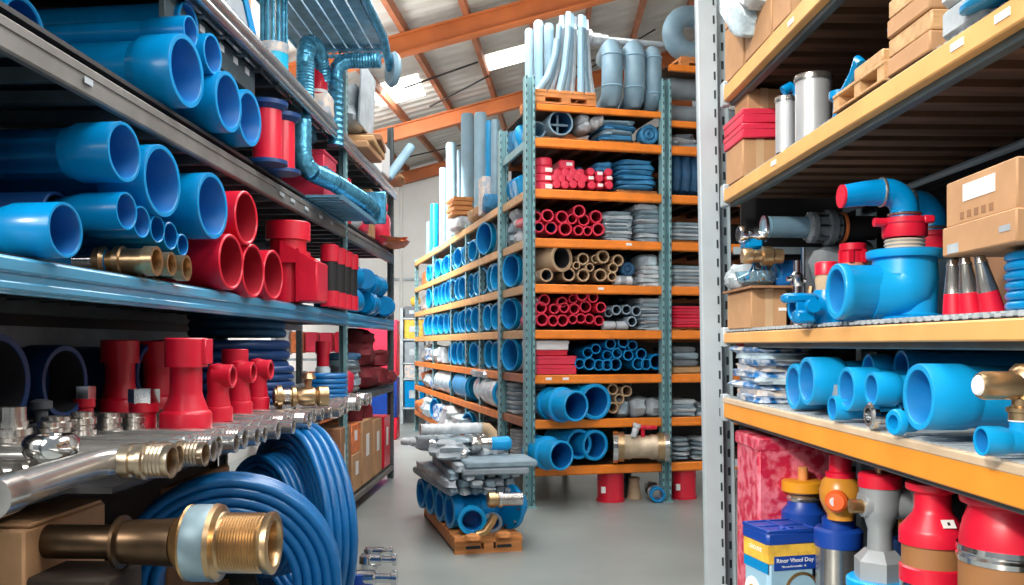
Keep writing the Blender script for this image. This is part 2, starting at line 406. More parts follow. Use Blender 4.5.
# brass couplings on blue pipes
for px, py, rr, lab in ((157, 261, 15, 'brass hose coupling nearest the camera on the middle left shelf'), (172, 264, 12, 'middle brass hose coupling of three under the small blue pipes'), (187, 268, 13, 'brass hose coupling next to the red pipe on the middle left shelf')):
    p, r = lp(px, py, rr, -1.58); t = T('hose_coupling', lab, 'coupling', LF, p, 0, 'brass couplings on the middle left shelf')
    MB().lathe([(0,-1),(r*.78,-1),(r*.78,-.2),(0,-.2)], 20, AX).build('blue_pipe', BLUE, t, label='blue pipe behind the coupling')
    MB().lathe([(0,-.33),(r*.95,-.33),(r*.95,-.25),(0,-.25)], 20, AX).build('clamp', CHROME, t)
    MB().lathe([(r*.6,-.26),(r*.95,-.25),(r*1.0,-.22),(r*.7,-.2),(r*.7,-.17),(r*1.02,-.165),(r*1.02,-.14),(r*.85,-.135),(r*.85,-.05),(r,-.045),(r,0),(r*.78,0),(r*.74,-.02),(r*.74,-.2),(0,-.2)], 24, AX, mis=[0]*12+[1]*3).build('threaded_body', [BRASS, BRONZE], t)
# red pipes
for px, py, rr, lab in ((247, 218, 27, 'upper red pipe resting on the row of three red pipes'), (232, 262, 28, 'red pipe nearest the brass couplings in the bottom row'), (254, 271, 27, 'middle red pipe of the bottom row, left shelf'), (274, 275, 25, 'red pipe beside the tall red tee fitting')):
    p, r = lp(px, py, rr, -1.58); pipe(lab, LF, p, r, .8, RC, 'red pipes on the middle left shelf', socket=False, ri=.88)
# tall red tee
p = LF.onx(288, 303, -1.72); s = LF.dep(p)/FOC
t = T('tee_fitting', 'tall red tee fitting with thick collar and square gusset on middle left shelf', 'fitting', LF, (p.x, p.y, 1.79))
MB().lathe([(0,0),(18*s,0),(18*s,63*s),(0,63*s)], 28).build('body', RED, t)
MB().hollow(22*s, 19*s, 62*s, 80*s, 28, None, 0, 1).build('collar', [RED, REDD], t)
m = MB(); k = 22*s; m.prism([(0,0),(.02,0),(.02,52*s),(0,52*s)], -k, k, tr(14*s,0,0) @ rotm(PI/2,0,0)); m.box(24*s, 0, 20*s, 22*s, 2*k, 40*s, .01)
m.prism([(-2*s,38*s),(35*s,38*s),(-2*s,60*s)], -k, -k+.02, rotm(PI/2,0,0)); m.prism([(-2*s,38*s),(35*s,38*s),(-2*s,60*s)], k-.02, k, rotm(PI/2,0,0))
m.build('square_branch', RED, t)
# four black nipples with red ends
for i, y in enumerate((6.62, 6.87, 7.1, 7.33)):
    t = T('pipe_nipple', ['first','second','third','fourth'][i]+' black bottle-like nipple with red ends, counted from the red tee', 'fitting', LF, (-1.58, y, 1.79), 0, 'black nipples with red ends')
    MB().lathe([(0,.1),(.062,.1),(.062,.37),(0,.37)], 20).build('black_body', DARK, t, label='glossy black middle')
    MB().lathe([(0,0),(.068,0),(.068,.115),(0,.115)], 20).build('base_ring', RED, t)
    MB().lathe([(0,.335),(.07,.335),(.07,.455),(.05,.465),(.045,.44),(0,.44)], 20).build('cap', RED, t)
# blue bends and stubs heaped beyond the upright
q = random.Random(3)
spots = [(-1.72,7.85,.0),(-1.78,8.15,.0),(-1.7,8.5,.0),(-1.75,8.85,.0),(-1.68,9.25,.0),(-1.74,9.6,.0),(-1.73,8.0,.17),(-1.75,8.4,.17),(-1.72,8.75,.16),(-1.72,9.1,.16)]
for i, (x, y, dz) in enumerate(spots):
    r = .108
    lab = 'blue pipe bend, %s from the slate upright in the %s layer of the heap' % (ORD[[0,1,2,3,4,5,0,1,2,3,0][i]], 'bottom' if dz == 0 else 'middle' if dz < .2 else 'top')
    t = T('pipe_bend', lab, 'fitting', LF, (x+.14, y, 1.79+dz*1.25+r), q.uniform(-.5,.5), 'blue bends beyond the left upright')
    MB().tube(arc(-.2, -.12, .12, 90, 0, 8, plane='xy')[::-1]+[(-.4, 0, 0)], r*.85, 16).tube([(-.08,-.12,0),(-.08,-.2,0)], r*.85, 16).build('bend', BLUE, t)
    MB().hollow(r, r*.8, -.1, .02, 18, tr(.02-.1,-.13,0) @ AYN, 0, 1).build('socket', [BLUE, BLUED], t)
    MB().hollow(r, r*.8, 0, .09, 18, tr(-.34,0,0) @ AXN, 0, 1).build('socket', [BLUE, BLUED], t)
S('cap', 'small orange red cap above the blue bends on middle left shelf', 'cap', MB().lathe([(0,0),(.07,0),(.075,.12),(.05,.15),(0,.15)], 16), INSTR, LF, (-1.85, 9.3, 2.1))

# ---- top shelf beyond the pipes: red drums, duct assemblies, boxes
for i, y in enumerate((5.22, 5.5)):
    t = T('drum', ['red drum with dark blue rims beside the blue pipe end', 'red drum with dark blue rims beside the blue ducting'][i], 'drum', LF, (-1.62, y, 2.57), 0, 'red drums on the top left shelf')
    MB().lathe([(0,.02),(.085,.02),(.085,.33),(0,.33)], 24).build('body', RED, t)
    MB().lathe([(0,0),(.12,0),(.12,.022),(.085,.03),(0,.03)], 24).build('base_rim', NAVY, t)
    MB().lathe([(0,.32),(.088,.32),(.12,.345),(.122,.37),(.1,.375),(.09,.35),(0,.35)], 24).build('top_rim', NAVY, t)
def corr(pts, r, amp=.05, per=.022):
    """ribbed tube"""
    P = [Vector(p) for p in pts]; out = []; rr = []; d = 0
    for a, b_ in zip(P, P[1:]):
        nseg = max(1, int((b_-a).length/(per/2)))
        for k in range(nseg): out.append(a.lerp(b_, k/nseg)); d += 1; rr.append(r*(1+(amp if d % 2 else -amp)))
    out.append(P[-1]); rr.append(r); return out, rr
t = T('spiral_duct', 'blue ribbed metal duct bent in an arch above the silver rail', 'duct', LF, (-1.62, 6.65, 3.2))
path = [(-.1,-.2,.0),(-.1,-.2,.38)]+[(-.1, .06-.26*math.cos(a*PI/10), .38+.2*math.sin(a*PI/10)) for a in range(1, 10)]+[(-.1,.32,.38)]
pp, rr = corr(path[:2]+path[2:], .066, .035); MB().tube(pp, rr, 14).build('arch', DUCT, t)
pp, rr = corr([(-.02,.42,-.1),(-.02,.42,.46)], .066, .07, .045); MB().tube(pp, rr, 14).build('riser', DUCT, t)
pp, rr = corr([(-.02,.42,.46)]+[(.10-.12*math.cos(a*PI/12), .42, .46+.12*math.sin(a*PI/12)) for a in range(1,7)]+[(.34,.42,.58)], .062, .035); MB().tube(pp, rr, 14).build('elbow', DUCT, t)
t = T('duct_rack', 'blue slatted overhead rack with tubular edge and round end cap', 'rack', LF, (-1.6, 6.8, 3.98))
m = MB()
for i in range(7): m.box(-.37+i*.105, -.1, .0, .092, 1.5, .02)
m.build('slat', DUCTS, t)
m = MB()
for i in range(13): m.box(-.06, .52+i*.0-.0, -.03, .7, .02, .02) if i == 0 else m.box(-.36+i*.055, .58, -.02, .012, .26, .012)
m.box(-.06, .71, -.02, .7, .025, .03); m.build('grid', DUCTS, t)
m = MB().tube([(.34,-1.2,.03),(.34,.3,.0),(.34,.62,-.16)], .035, 12).tube([(-.42,-1.0,.0),(-.42,.7,.0)], .02, 10); m.build('edge_tube', DUCT, t)
MB().lathe([(0,-.03),(.13,-.03),(.15,0),(.13,.03),(.07,.045),(0,.045)], 24, tr(.36,.64,-.16) @ rotm(0,PI/2,.5)).build('end_cap', DUCTG, t)
t = T('storage_cylinder', 'clear ribbed cylinder with cyan liquid and beige band behind the silver rail', 'container', LF, (-1.86, 6.15, 3.23))
m = MB()
for k in range(14):
    a = 2*PI*k/14; m.tube([(.085*math.cos(a),.085*math.sin(a),.0),(.085*math.cos(a),.085*math.sin(a),.75)], .012, 6)
m.build('rib', DUCT, t); MB().lathe([(0,.0),(.078,.0),(.078,.74),(0,.74)], 20).build('tube_wall', GLASSB, t)
MB().lathe([(0,0),(.098,0),(.098,.30),(0,.30)], 24).build('liquid', CYAN, t, label='bright cyan lower section')
MB().lathe([(0,.3),(.101,.3),(.101,.37),(0,.37)], 24).build('band', CREAM, t)
t = T('gas_cylinder', 'red cylinder with white band standing under the blue duct arch', 'cylinder', LF, (-1.75, 6.95, 3.23))
MB().lathe([(0,0),(.072,0),(.072,.52),(.05,.57),(0,.58)], 20).build('body', RED, t); MB().lathe([(0,.25),(.075,.25),(.075,.275),(0,.275)], 20).build('band', PAPER, t)
S('paper_sack', 'small beige paper sack at the foot of the red cylinder', 'sack', MB().blob(0,0,.09,.15,.2,.18,.4,.06,4), CREAM, LF, (-1.66, 6.72, 3.23))
S('bottle', 'thin red bottle between the red cylinder and blue riser duct', 'bottle', MB().lathe([(0,0),(.05,0),(.05,.3),(.03,.36),(.03,.42),(0,.42)],16), RED, LF, (-1.7, 7.22, 3.23))
# boards and a blue tray, top left corner
for i, (x, y, h) in enumerate(((-1.9,4.9,1.1),(-1.9,5.25,1.0),(-1.92,5.6,1.05))):
    S('board', ORD[i]+' upright tan board from the left behind the silver rail', 'board', MB().box(0,0,h/2,.06,.32,h,.01), WOOD, LF, (x,y,3.23), 0, 'tan boards above the silver rail')
t = T('tray', 'blue folded plastic tray leaning on tan boards above the rail', 'tray', LF, (-1.74, 5.0, 3.23))
MB().prism([(-.2,.33),(.12,.33),(.34,.10),(.34,.04),(.27,.04),(.08,.26),(-.2,.26)], -.03, .03, rotm(PI/2,0,PI/2)).build('shell', BLUE, t)
MB().prism([(-.2,0),(.2,0),(.2,.1),(.06,.25),(-.2,.25)], -.025, .025, rotm(PI/2,0,PI/2)).build('grey_liner', GREYC, t)
# lower duct and slatted platform over the top shelf
t = T('duct_branch', 'blue ribbed duct with elbows running down to a square end plate', 'duct', LF, (-1.6, 6.3, 2.75))
pp, rr = corr([(-.25,.75,.42),(-.16,.15,.42),(-.12,.02,.40),(-.1,-.02,.33),(-.1,-.02,.12),(-.09,.0,.05),(-.05,.06,.0)], .07, .05, .04); MB().tube(pp, rr, 14).build('elbow_run', DUCT, t)
pp, rr = corr([(-.05,.06,.0),(.05,.3,-.03),(.14,.95,-.06),(.16,1.35,-.08)], .068, .03); MB().tube(pp, rr, 14).build('long_run', DUCT, t)
MB().box(.165,1.36,-.06,.2,.03,.28,.01).build('end_plate', DUCT, t)
t = T('slatted_platform', 'blue slatted metal platform jutting out under the ribbed duct', 'platform', LF, (-1.57, 6.9, 2.56))
m = MB()
for i in range(12): m.box(.02, -.6+i*.105, .0, .3, .075, .018)
m.box(-.12,0,-.015,.025,1.3,.03); m.box(.16,0,-.015,.025,1.3,.03); m.build('slat', DUCTS, t)
m = MB()
for i in range(4): m.box(-.22,-.3+i*.1,.27+.0*i,.4,.05,.015)
m.build('upper_slat', DUCTS, t)
t = T('storage_box', 'red box behind the blue ribbed duct on top left shelf', 'box', LF, (-1.86, 7.1, 2.57))
MB().box(0,0,.22,.34,.42,.44,.006).build('carton', PINK, t); MB().box(0,0,.445,.36,.44,.03,.006).build('lid', PINK, t)
# beyond the second upright, top shelf
rolls = [('cloth_roll','tall red rolled sheet standing just past the left upright',(-1.75,7.85),.07,.42,RED),('cloth_roll','red rolled sheet behind the white bag past the left upright',(-1.95,8.1),.08,.5,PINK)]
for nm, lab, (x,y), r, h, mt in rolls: S(nm, lab, 'roll', MB().lathe([(0,0),(r,0),(r,h-.02),(r*.6,h),(0,h-.03)],16), mt, LF, (x,y,2.57), 0)
S('sack', 'crumpled white and blue sack past the left upright', 'sack', MB().blob(0,0,.12,.16,.3,.26,.6,.12,2), WRAP, LF, (-1.72,8.05,2.57))
S('sack', 'red sack slumped between white sack and brown box, top left shelf', 'sack', MB().blob(0,0,.15,.17,.34,.32,.6,.1,5), PINK, LF, (-1.72,8.42,2.57))
S('cardboard_box', 'tall narrow brown box standing on the top left shelf', 'box', MB().box(0,0,.24,.22,.2,.48,.008), CARD, LF, (-1.78,8.85,2.57))
t = T('display_frame', 'pale blue framed panel standing behind the red sack', 'panel', LF, (-1.95,9.5,2.57)); MB().box(0,0,.27,.5,.03,.5,.004).build('panel', ICE, t)
m = MB(); [m.box(sx*.25,-.02,.27,.03,.02,.54) for sx in (-1,1)]; m.box(0,-.02,.53,.5,.02,.03); m.build('frame', GREYC, t)
t = T('sack', 'red tied sack sitting at the end of the top left shelf', 'sack', LF, (-1.68,9.3,2.57)); MB().blob(0,0,.15,.2,.36,.34,.65,.1,8).build('bag', PINK, t); MB().blob(0,0,.37,.14,.2,.1,.8,.2,9).build('tied_neck', PINK, t)
S('folded_cloth', 'orange and red cloth spilling over the far end of the top left beam', 'cloth', MB().blob(0,0,.035,.3,.75,.07,.5,.25,3), INSTR, LF, (-1.6,9.55,2.57), .25)
# above the rail, second bay
for i,(y,h,l) in enumerate(((8.0,.06,.7),(8.1,.06,.8),(8.2,.06,.6))):
    S('plank', ['bottom','middle','top'][i]+' wrapped brown plank stacked above the rail past the upright','plank', MB().box(0,0,.03,.3,l,.06,.01), [CARD,WOOD,CARDD][i], LF, (-1.66+.02*i,y+.1,3.24+.062*i), .05*i, 'wrapped planks above the left rail')
S('film_bundle','loose grey film bundle on the wrapped planks','bundle', MB().blob(0,0,.17,.3,.9,.36,.5,.16,7), GREYL, LF, (-1.74,8.1,3.43))
S('panel_board','grey white leaning board above the wrapped planks beside the duct','board', MB().box(0,0,.28,.02,.62,.55,.004), GREYL, LF, (-1.58,7.98,3.43), 0, None, 0, .05)
S('carton','white carton at the far end above the left rail','box', MB().box(0,0,.16,.28,.4,.32,.01), PAPER, LF, (-1.72,9.1,3.24))
S('cloth_bundle','brown cloth bundle at the far end of the left rail','bundle', MB().blob(0,0,.06,.3,.5,.12,.5,.2,6), CARD, LF, (-1.64,9.55,3.24))
S('pipe_offcut','pale blue tube leaning at the far end above the left rail','pipe', MB().hollow(.05,.04,0,.5,14), ICE, LF, (-1.6,9.3,3.26), 0, None, -.5, .5)
# ---- lower shelf: steel tubes laid across, threaded ends over the aisle
ZT = 1.05
def tube_thing(i, y, r, x, ln):
    lab = '%s steel tube from the camera in the row on the lower left shelf' % ORD[i]
    t = T('steel_tube', lab, 'tube', LF, (x, y, ZT+.012+r), 0, 'steel tubes across the lower left shelf')
    if i == 0:
        pts = [(-.16,0,0),(-.195,-.02,0),(-.212,-.08,0),(-.215,-.16,0),(-.20,-.36,0),(-.17,-.62,0)]
        MB().tube(pts, r*.8, 16).build('bent_barrel', TUBEM, t)
        MB().lathe([(0,-.06),(r*.95,-.05),(r*.95,.05),(0,.05)], 16, tr(-.165,-.66,0) @ rotm(PI/2,0,.08)).build('union_nut', STEEL, t)
    else:
        MB().lathe([(0,-ln),(r*.8,-ln),(r*.8,-.12),(0,-.12)], 14, AX).build('barrel', TUBEM, t)
    prof = [(r*.5,-.17),(r*.95,-.165),(r*.95,-.13),(r*.82,-.125),(r*.82,-.105),(r*1.05,-.1),(r*1.05,-.085),(r*.9,-.08)]
    mis = [0]*8
    for k in range(5): prof += [(r*.9,-.075+k*.013),(r*.95,-.07+k*.013)]; mis += [0,0]
    prof += [(r*.95,0),(r*.78,0),(r*.74,-.02),(r*.74,-.14),(0,-.14)]; mis += [0,0,1,1,1]
    MB().lathe(prof, 18, AX, mis=mis).build('threaded_end', [NICKEL if i < 3 else TUBEM, BRONZE], t)
y = 2.86; i = 0
q = random.Random(11)
while y < 6.5 and i < 34:
    r = [.058,.052,.046,.044,.046][i] if i < 5 else q.uniform(.038,.046)
    tube_thing(i, y, r, -1.20-[0,.04,.0,.02,.05][i] if i < 5 else -1.22+q.uniform(-.05,.03), 1.35); y += r+(.085 if i > 2 else .09); i += 1
for j, yy in enumerate((2.60, 2.70, 2.79)):
    S('steel_tube', '%s short steel tube from the left frame edge on the lower left shelf' % ORD[j], 'tube', MB().lathe([(0,-1.1),(.036,-1.1),(.036,0),(0,0)],14,AX), STEEL, LF, (-1.62, yy, ZT+.05), 0, 'short tubes at the left edge')
t = T('hex_nut', 'rounded chrome nut lying on the steel tubes at left', 'nut', LF, (-1.58, 2.82, ZT+.09))
MB().lathe([(.02,0),(.075,.0),(.085,.015),(.085,.05),(.07,.07),(.045,.07),(.04,.05)], 12).build('nut', CHROME, t)
# couplings standing at the back of the tubes
def P_at(px, py, z, F=LF): return F.onz(px, py, z)
for px, py, r, h, lab in ((12,450,22,24,'nearest'),(50,446,14,20,'second'),(56,438,20,18,'third'),(82,436,16,20,'fourth'),(109,432,15,16,'fifth'),(134,430,12,14,'sixth')):
    p = P_at(px, py, 1.13); s = LF.dep(p)/FOC; r *= s*.85; h *= s*1.2
    t = T('pipe_coupling', '%s ribbed steel coupling from the left edge behind the tubes' % lab, 'coupling', LF, p, 0, 'steel couplings behind the tubes')
    MB().lathe([(0,0),(r,0),(r,h*.25),(r*.86,h*.3),(r*.86,h*.45),(r,h*.5),(r,h*.75),(r*.8,h*.8),(r*.8,h),(r*.62,h),(r*.6,h*.5),(0,h*.5)], 20).build('ribbed_body', STEEL, t)
    if lab == 'nearest': MB().lathe([(0,h*.9),(r*.7,h*.9),(r*.7,h*1.5),(0,h*1.5)], 20).build('steel_cap', STEEL, t)
p = P_at(41, 432, 1.13); S('spool_fitting', 'dark spool-shaped steel stem standing behind the couplings at left', 'stem', MB().lathe([(0,0),(.05,0),(.05,.03),(.028,.04),(.028,.09),(.045,.1),(.045,.13),(.02,.14),(0,.14)],18), GREYD, LF, p)
# red fittings
def redbell(lab, px, base, top, rb, rc, rn, group):
    p = P_at(px, base, 1.13); s = LF.dep(p)/FOC; H = (base-top)*s
    t = T('reducer_fitting', lab, 'fitting', LF, p, 0, group); rb*=s; rc*=s; rn*=s
    MB().lathe([(0,0),(rb,0),(rb,H*.16),(rb*.93,H*.19),(rb*.86,H*.2),(rn*1.05,H*.36),(rn,H*.4),(rn,H*.72),(0,H*.72)], 30).build('bell_body', RED, t)
    MB().hollow(rc, rc*.8, H*.68, H, 30, None, 0, 1).build('collar', [RED, REDD], t)
    return t, s, H
t, s, H = redbell('big red reducer fitting with wide base standing on the steel tubes', 186, 428, 338, 25, 20.5, 15.5, 'red fittings on the lower left shelf')
MB().box(20*s, 2*s, H*.85, 6*s, 20*s, H*.28, .004).build('lug', RED, t)
def redtee(lab, px, base, top, rb, rn):
    p = P_at(px, base, 1.13); s = LF.dep(p)/FOC; H = (base-top)*s; rb *= s; rn *= s
    t = T('tee_fitting', lab, 'fitting', LF, p, 0, 'red fittings on the lower left shelf')
    MB().lathe([(0,0),(rb,0),(rb,H*.2),(rb*.94,H*.24),(rb*.86,H*.25),(rn,H*.44),(rn*.95,H*.5),(rn,H*.6),(rn*1.05,H*.8),(rn*.8,H*.95),(0,H*.98)], 26).build('bell_body', RED, t)
    MB().hollow(rn*1.12, rn*.8, -rn*.3, rn*1.5, 24, tr(0,0,H*.76) @ rotm(0,PI/2,0) , 0, 1).build('side_socket', [RED, REDD], t)
redtee('nearest red tee fitting beside the big red reducer', 218, 421, 362, 14.5, 10.5)
redtee('middle red tee fitting of the row on the steel tubes', 240, 415, 359, 12.5, 9.5)
redtee('farthest red tee fitting of the row, next to the brass valve', 258, 410, 357, 11.5, 9)
redbell('red reducer behind the middle red tee fitting', 235, 409, 349, 12, 13, 10, 'red fittings on the lower left shelf')
redbell('tall red reducer in shadow left of the big red reducer', 120, 412, 340, 20, 18, 14, 'red fittings on the lower left shelf')
redbell('dark red reducer deep in shadow behind the big red reducer', 158, 408, 341, 18, 17, 14, 'red fittings on the lower left shelf')
for px, base, top, r, lab in ((144,428,389,15,'red cap fitting with steel hex top beside the big reducer'),(84,422,386,11,'shaded red cap fitting with steel hex top behind the couplings')):
    p = P_at(px, base, 1.13); s = LF.dep(p)/FOC; H = (base-top)*s; r *= s
    t = T('hex_cap_fitting', lab, 'fitting', LF, p, 0, 'red fittings with hex tops')
    MB().lathe([(0,0),(r*.8,0),(r*.8,H*.4),(r*.95,H*.42),(r*.95,H*.66),(0,H*.66)], 24).build('body', RED, t)
    MB().lathe([(0,H*.64),(r,H*.64),(r,H),(r*.7,H),(r*.66,H*.8),(0,H*.8)], 6, rotm(0,0,.3)).build('hex_top', CHROME, t)
# brass valve lying on the tubes
p = P_at(274, 410, 1.13); t = T('brass_valve', 'brass valve body lying on the steel tubes beside the blue coils', 'valve', LF, (p.x, p.y, 1.135), .45)
r = .062
MB().lathe([(0,0),(r*.85,0),(r*.85,.02),(r*1.1,.02),(r*1.1,.06),(r*.75,.07),(r*.75,.14),(r*.95,.15),(r*.95,.18),(r*.7,.2),(r*.9,.25),(r*.9,.34),(r*.7,.36),(r*.95,.38),(r*.95,.46),(0,.46)], 20, tr(0,0,r*1.1) @ AX @ Matrix.Diagonal((1,1,.66,1))).build('body', BRASS, t)
MB().lathe([(0,0),(r*.5,0),(r*.5,-.005),(0,-.005)], 16, tr(0,0,r*1.1) @ AX).build('dark_mouth', BOREK, t)
MB().lathe([(0,0),(.02,0),(.02,.05),(.045,.06),(.03,.09),(0,.09)], 12, tr(.195,0,r*1.8)).build('stem', BRASS, t); MB().lathe([(r*.72,.055),(r*.78,.055),(r*.78,.085),(r*.72,.085)], 18, tr(0,0,r*1.1) @ AX, loop=True).build('clamp_band', CHROME, t)
# blue coil stack
def coil(lab, F, loc, Rr, r, nz, nr, mt, group=None, rot=(0,0,0), name='hose_coil', dz=1.9):
    m = MB(); qq = random.Random(len(LABELS)+int(Rr*1000))
    for k in range(nz):
        for j in range(nr): m.ring(Rr-j*r*1.9+qq.uniform(-1,1)*r*.12, r, 44, 10, cz=r+k*r*dz)
    return S(name, lab, 'hose', m, mt, F, loc, rot[2], group, rot[0], rot[1])
p = P_at(330, 398, 1.13); coil('bright blue hose coil stacked in five turns on lower left shelf', LF, (p.x-.02, p.y, 1.13), .125, .018, 5, 2, HOSE)
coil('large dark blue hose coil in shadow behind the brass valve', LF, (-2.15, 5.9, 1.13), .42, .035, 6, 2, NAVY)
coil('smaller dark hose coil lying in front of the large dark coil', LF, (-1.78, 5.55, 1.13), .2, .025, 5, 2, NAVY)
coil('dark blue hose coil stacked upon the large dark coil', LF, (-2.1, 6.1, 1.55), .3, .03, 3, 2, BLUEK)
S('cap','small red cap on a clear jar beside the slate upright','cap', MB().lathe([(0,0),(.05,0),(.05,.1),(.06,.1),(.06,.2),(0,.2)],18), RED, LF, (-1.75,7.1,1.33))
S('jar','clear pale jar under the red cap beside the slate upright','jar', MB().lathe([(0,0),(.06,0),(.06,.18),(.045,.2),(0,.2)],18), WRAP, LF, (-1.75,7.1,1.13))
# dim blue drums deep in the shelf
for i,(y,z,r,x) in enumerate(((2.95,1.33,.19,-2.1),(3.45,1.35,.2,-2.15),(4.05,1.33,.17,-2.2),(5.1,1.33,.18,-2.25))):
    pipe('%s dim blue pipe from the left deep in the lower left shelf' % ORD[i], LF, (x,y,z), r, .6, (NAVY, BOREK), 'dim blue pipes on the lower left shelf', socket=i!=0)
# second bay, lower shelf: folded grey stock and dark red bags
for i in range(6): S('folded_sheet', 'grey folded sheet, %s from the bottom of the stack past the left upright' % ORD[i], 'sheet', MB().blob(0,0,.03,.3,.45,.066,.35,.08,i), [GREYL,GREYB,GREYL,GREYD,GREYB,BLUEK][i], LF, (-1.82+.02*(i%2),8.0+.05*(i%3),1.075+.058*i), .1*(i%3), 'folded grey sheets past the left upright')
S('sack','pink sack squeezed between the upright and folded grey sheets','sack', MB().blob(0,0,.1,.15,.2,.2,.6,.1,12), PINK, LF, (-1.72,7.78,1.07))
for i,(x,y,z,sz) in enumerate(((-1.78,8.75,0,.3),(-1.74,9.2,0,.26),(-1.72,9.55,0,.2),(-1.8,8.7,.22,.3),(-1.85,8.95,.36,.3),(-1.75,9.3,.2,.22))):
    S('cloth_bundle','dark red cloth bundle, '+['bottom of the pile nearest the grey sheets','middle of the bottom row','bottom row nearest the shelf end','above the bundle nearest the grey sheets','topmost of the pile','resting above the end of the row'][i],'bundle', MB().blob(0,0,sz/2.6,.3,.42,sz/1.3,.6,.16,20+i), MAROON, LF, (x,y,1.07+z), 0, 'dark red bundles on the lower left shelf')
# boxes on the bottom shelf, second bay
bx = [(-1.83,7.0,.34,.5,.5,'red',RED),(-1.83,7.55,.34,.4,.62,'dark',CARDD),(-1.83,8.0,.34,.38,.34,'plain',CARD),(-1.83,8.5,.34,.5,.6,'large',CARD),(-1.83,9.05,.34,.42,.56,'brown',CARD),(-1.83,9.6,.34,.36,.55,'end',RED),(-1.83,8.0,.32,.36,.26,'upper',INSTR)]
labs = ['red carton beneath the brass-ended tubes on the bottom left shelf','dark brown carton beside the red carton on bottom left shelf','short brown carton with an orange carton on top','largest brown carton with taped flaps on bottom left shelf','brown carton between the largest carton and the end red carton','red and white carton at the aisle end of the bottom left shelf','orange carton sitting on the short brown carton']
for i,(x,y,sx,sy,h,k,mt) in enumerate(bx):
    t = T('cardboard_box', labs[i], 'box', LF, (x,y,.182 if k != 'upper' else .525), 0, 'boxes on the bottom left shelf')
    MB().box(0,0,h/2,sx,sy,h,.006).build('carton', mt, t); MB().box(sx/2+.001,0,h*.6,.003,sy*.3,h*.35).build('label_patch', PAPER, t)
for i,(y,r) in enumerate(((8.35,.1),(8.75,.12))):
    t = T('jar', ['nearer','farther'][i]+' clear jar with red lid on the brown cartons, bottom left shelf', 'jar', LF, (-1.78,y,.785)); MB().lathe([(0,0),(r,0),(r,.1),(r*.8,.12),(0,.12)],18).build('glass', MAROON, t); MB().lathe([(0,.1),(r*.85,.1),(r*.85,.17),(0,.17)],18).build('lid', RED, t)
# cardboard boxes at lower left
t = T('cardboard_box', 'large cardboard box under the steel tubes at lower left corner', 'box', LF, (-1.78, 2.98, .32)); MB().box(0,0,.3,.34,.52,.6,.008).build('carton', CARD, t)
m = MB().box(.10,0,.608,.14,.46,.012,.003); m.build('flap', CARD, t); MB().box(.1712,.18,.12,.003,.05,.03).build('printed_mark', RED, t)
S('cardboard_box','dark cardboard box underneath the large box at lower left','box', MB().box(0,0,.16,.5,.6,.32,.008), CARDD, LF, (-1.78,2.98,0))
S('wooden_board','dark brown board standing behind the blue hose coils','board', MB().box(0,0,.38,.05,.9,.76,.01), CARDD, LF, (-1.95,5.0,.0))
# hose coils leaning on the rack
coil('front bright blue hose coil standing on the floor beside the rack', LF, (-1.36,3.86,.47), .455, .0215, 5, 5, HOSE, 'big hose coils by the left rack', (PI/2,0,.25))
coil('tall blue hose coil behind the front coil, leaning on the rack', LF, (-1.215,4.72,.545), .52, .022, 4, 5, HOSE, 'big hose coils by the left rack', (PI/2,0,-.9))
coil('small inner blue hose coil nested behind the front coil', LF, (-1.36,4.62,.62), .30, .018, 4, 4, HOSE, 'big hose coils by the left rack', (PI/2,0,-.7))
coil('lowest blue hose coil under the brass coupling', LF, (-1.12,3.25,.0), .3, .024, 9, 3, HOSE, 'big hose coils by the left rack')
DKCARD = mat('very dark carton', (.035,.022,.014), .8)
# big brass coupling in front
p = LF.onx(275, 543, -.86); s = LF.dep(p)/FOC
t = T('brass_coupling', 'big threaded brass coupling with pale blue ring above the hose coils', 'coupling', LF, p)
m = MB(); prof = [(22*s,-100*s),(30*s,-92*s),(38*s,-86*s),(34*s,-80*s),(0,-80*s)]; MB().lathe([(0,-100*s)]+prof, 28, AX).build('collar', BRONZE, t)
MB().lathe([(0,-84*s),(37*s,-84*s),(38*s,-80*s),(38*s,-60*s),(36*s,-57*s),(0,-57*s)], 40, AX).build('blue_ring', [mat('pale blue plated ring',(.22,.32,.37),.42,.3)], t, label='pale blue plated ring')
prof = [(0,-60*s),(39*s,-60*s),(38*s,-55*s),(31*s,-52*s)]; mis=[0]*4
for k in range(14): prof += [(30*s,(-50+k*2.9)*s),(28.2*s,(-48.6+k*2.9)*s)]; mis += [0,0]
prof += [(30*s,-8*s),(31*s,-6*s),(31*s,-1*s),(29*s,0),(23*s,0),(21*s,-4*s),(21*s,-36*s),(0,-36*s)]; mis += [0]*5+[1]*3
MB().lathe(prof, 36, AX, mis=mis).build('threaded_nose', [BRASS, BRONZE], t)
MB().lathe([(0,-260*s),(17*s,-260*s),(17*s,-160*s),(26*s,-158*s),(27*s,-154*s),(22*s,-152*s),(24*s,-100*s),(0,-98*s)], 24, AX).build('shank', mat('tarnished brass',(.09,.055,.03),.35,.8,var=.3), t)
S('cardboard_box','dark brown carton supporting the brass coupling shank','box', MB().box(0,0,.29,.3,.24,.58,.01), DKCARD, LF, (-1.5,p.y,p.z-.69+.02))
S('steel_stand','small dark stand under the supporting carton','stand', MB().box(0,0,.05,.34,.3,max(.02,p.z-.69+.02),.004), DARK, LF, (-1.5,p.y,max(.02,p.z-.69+.02)/2-.05))
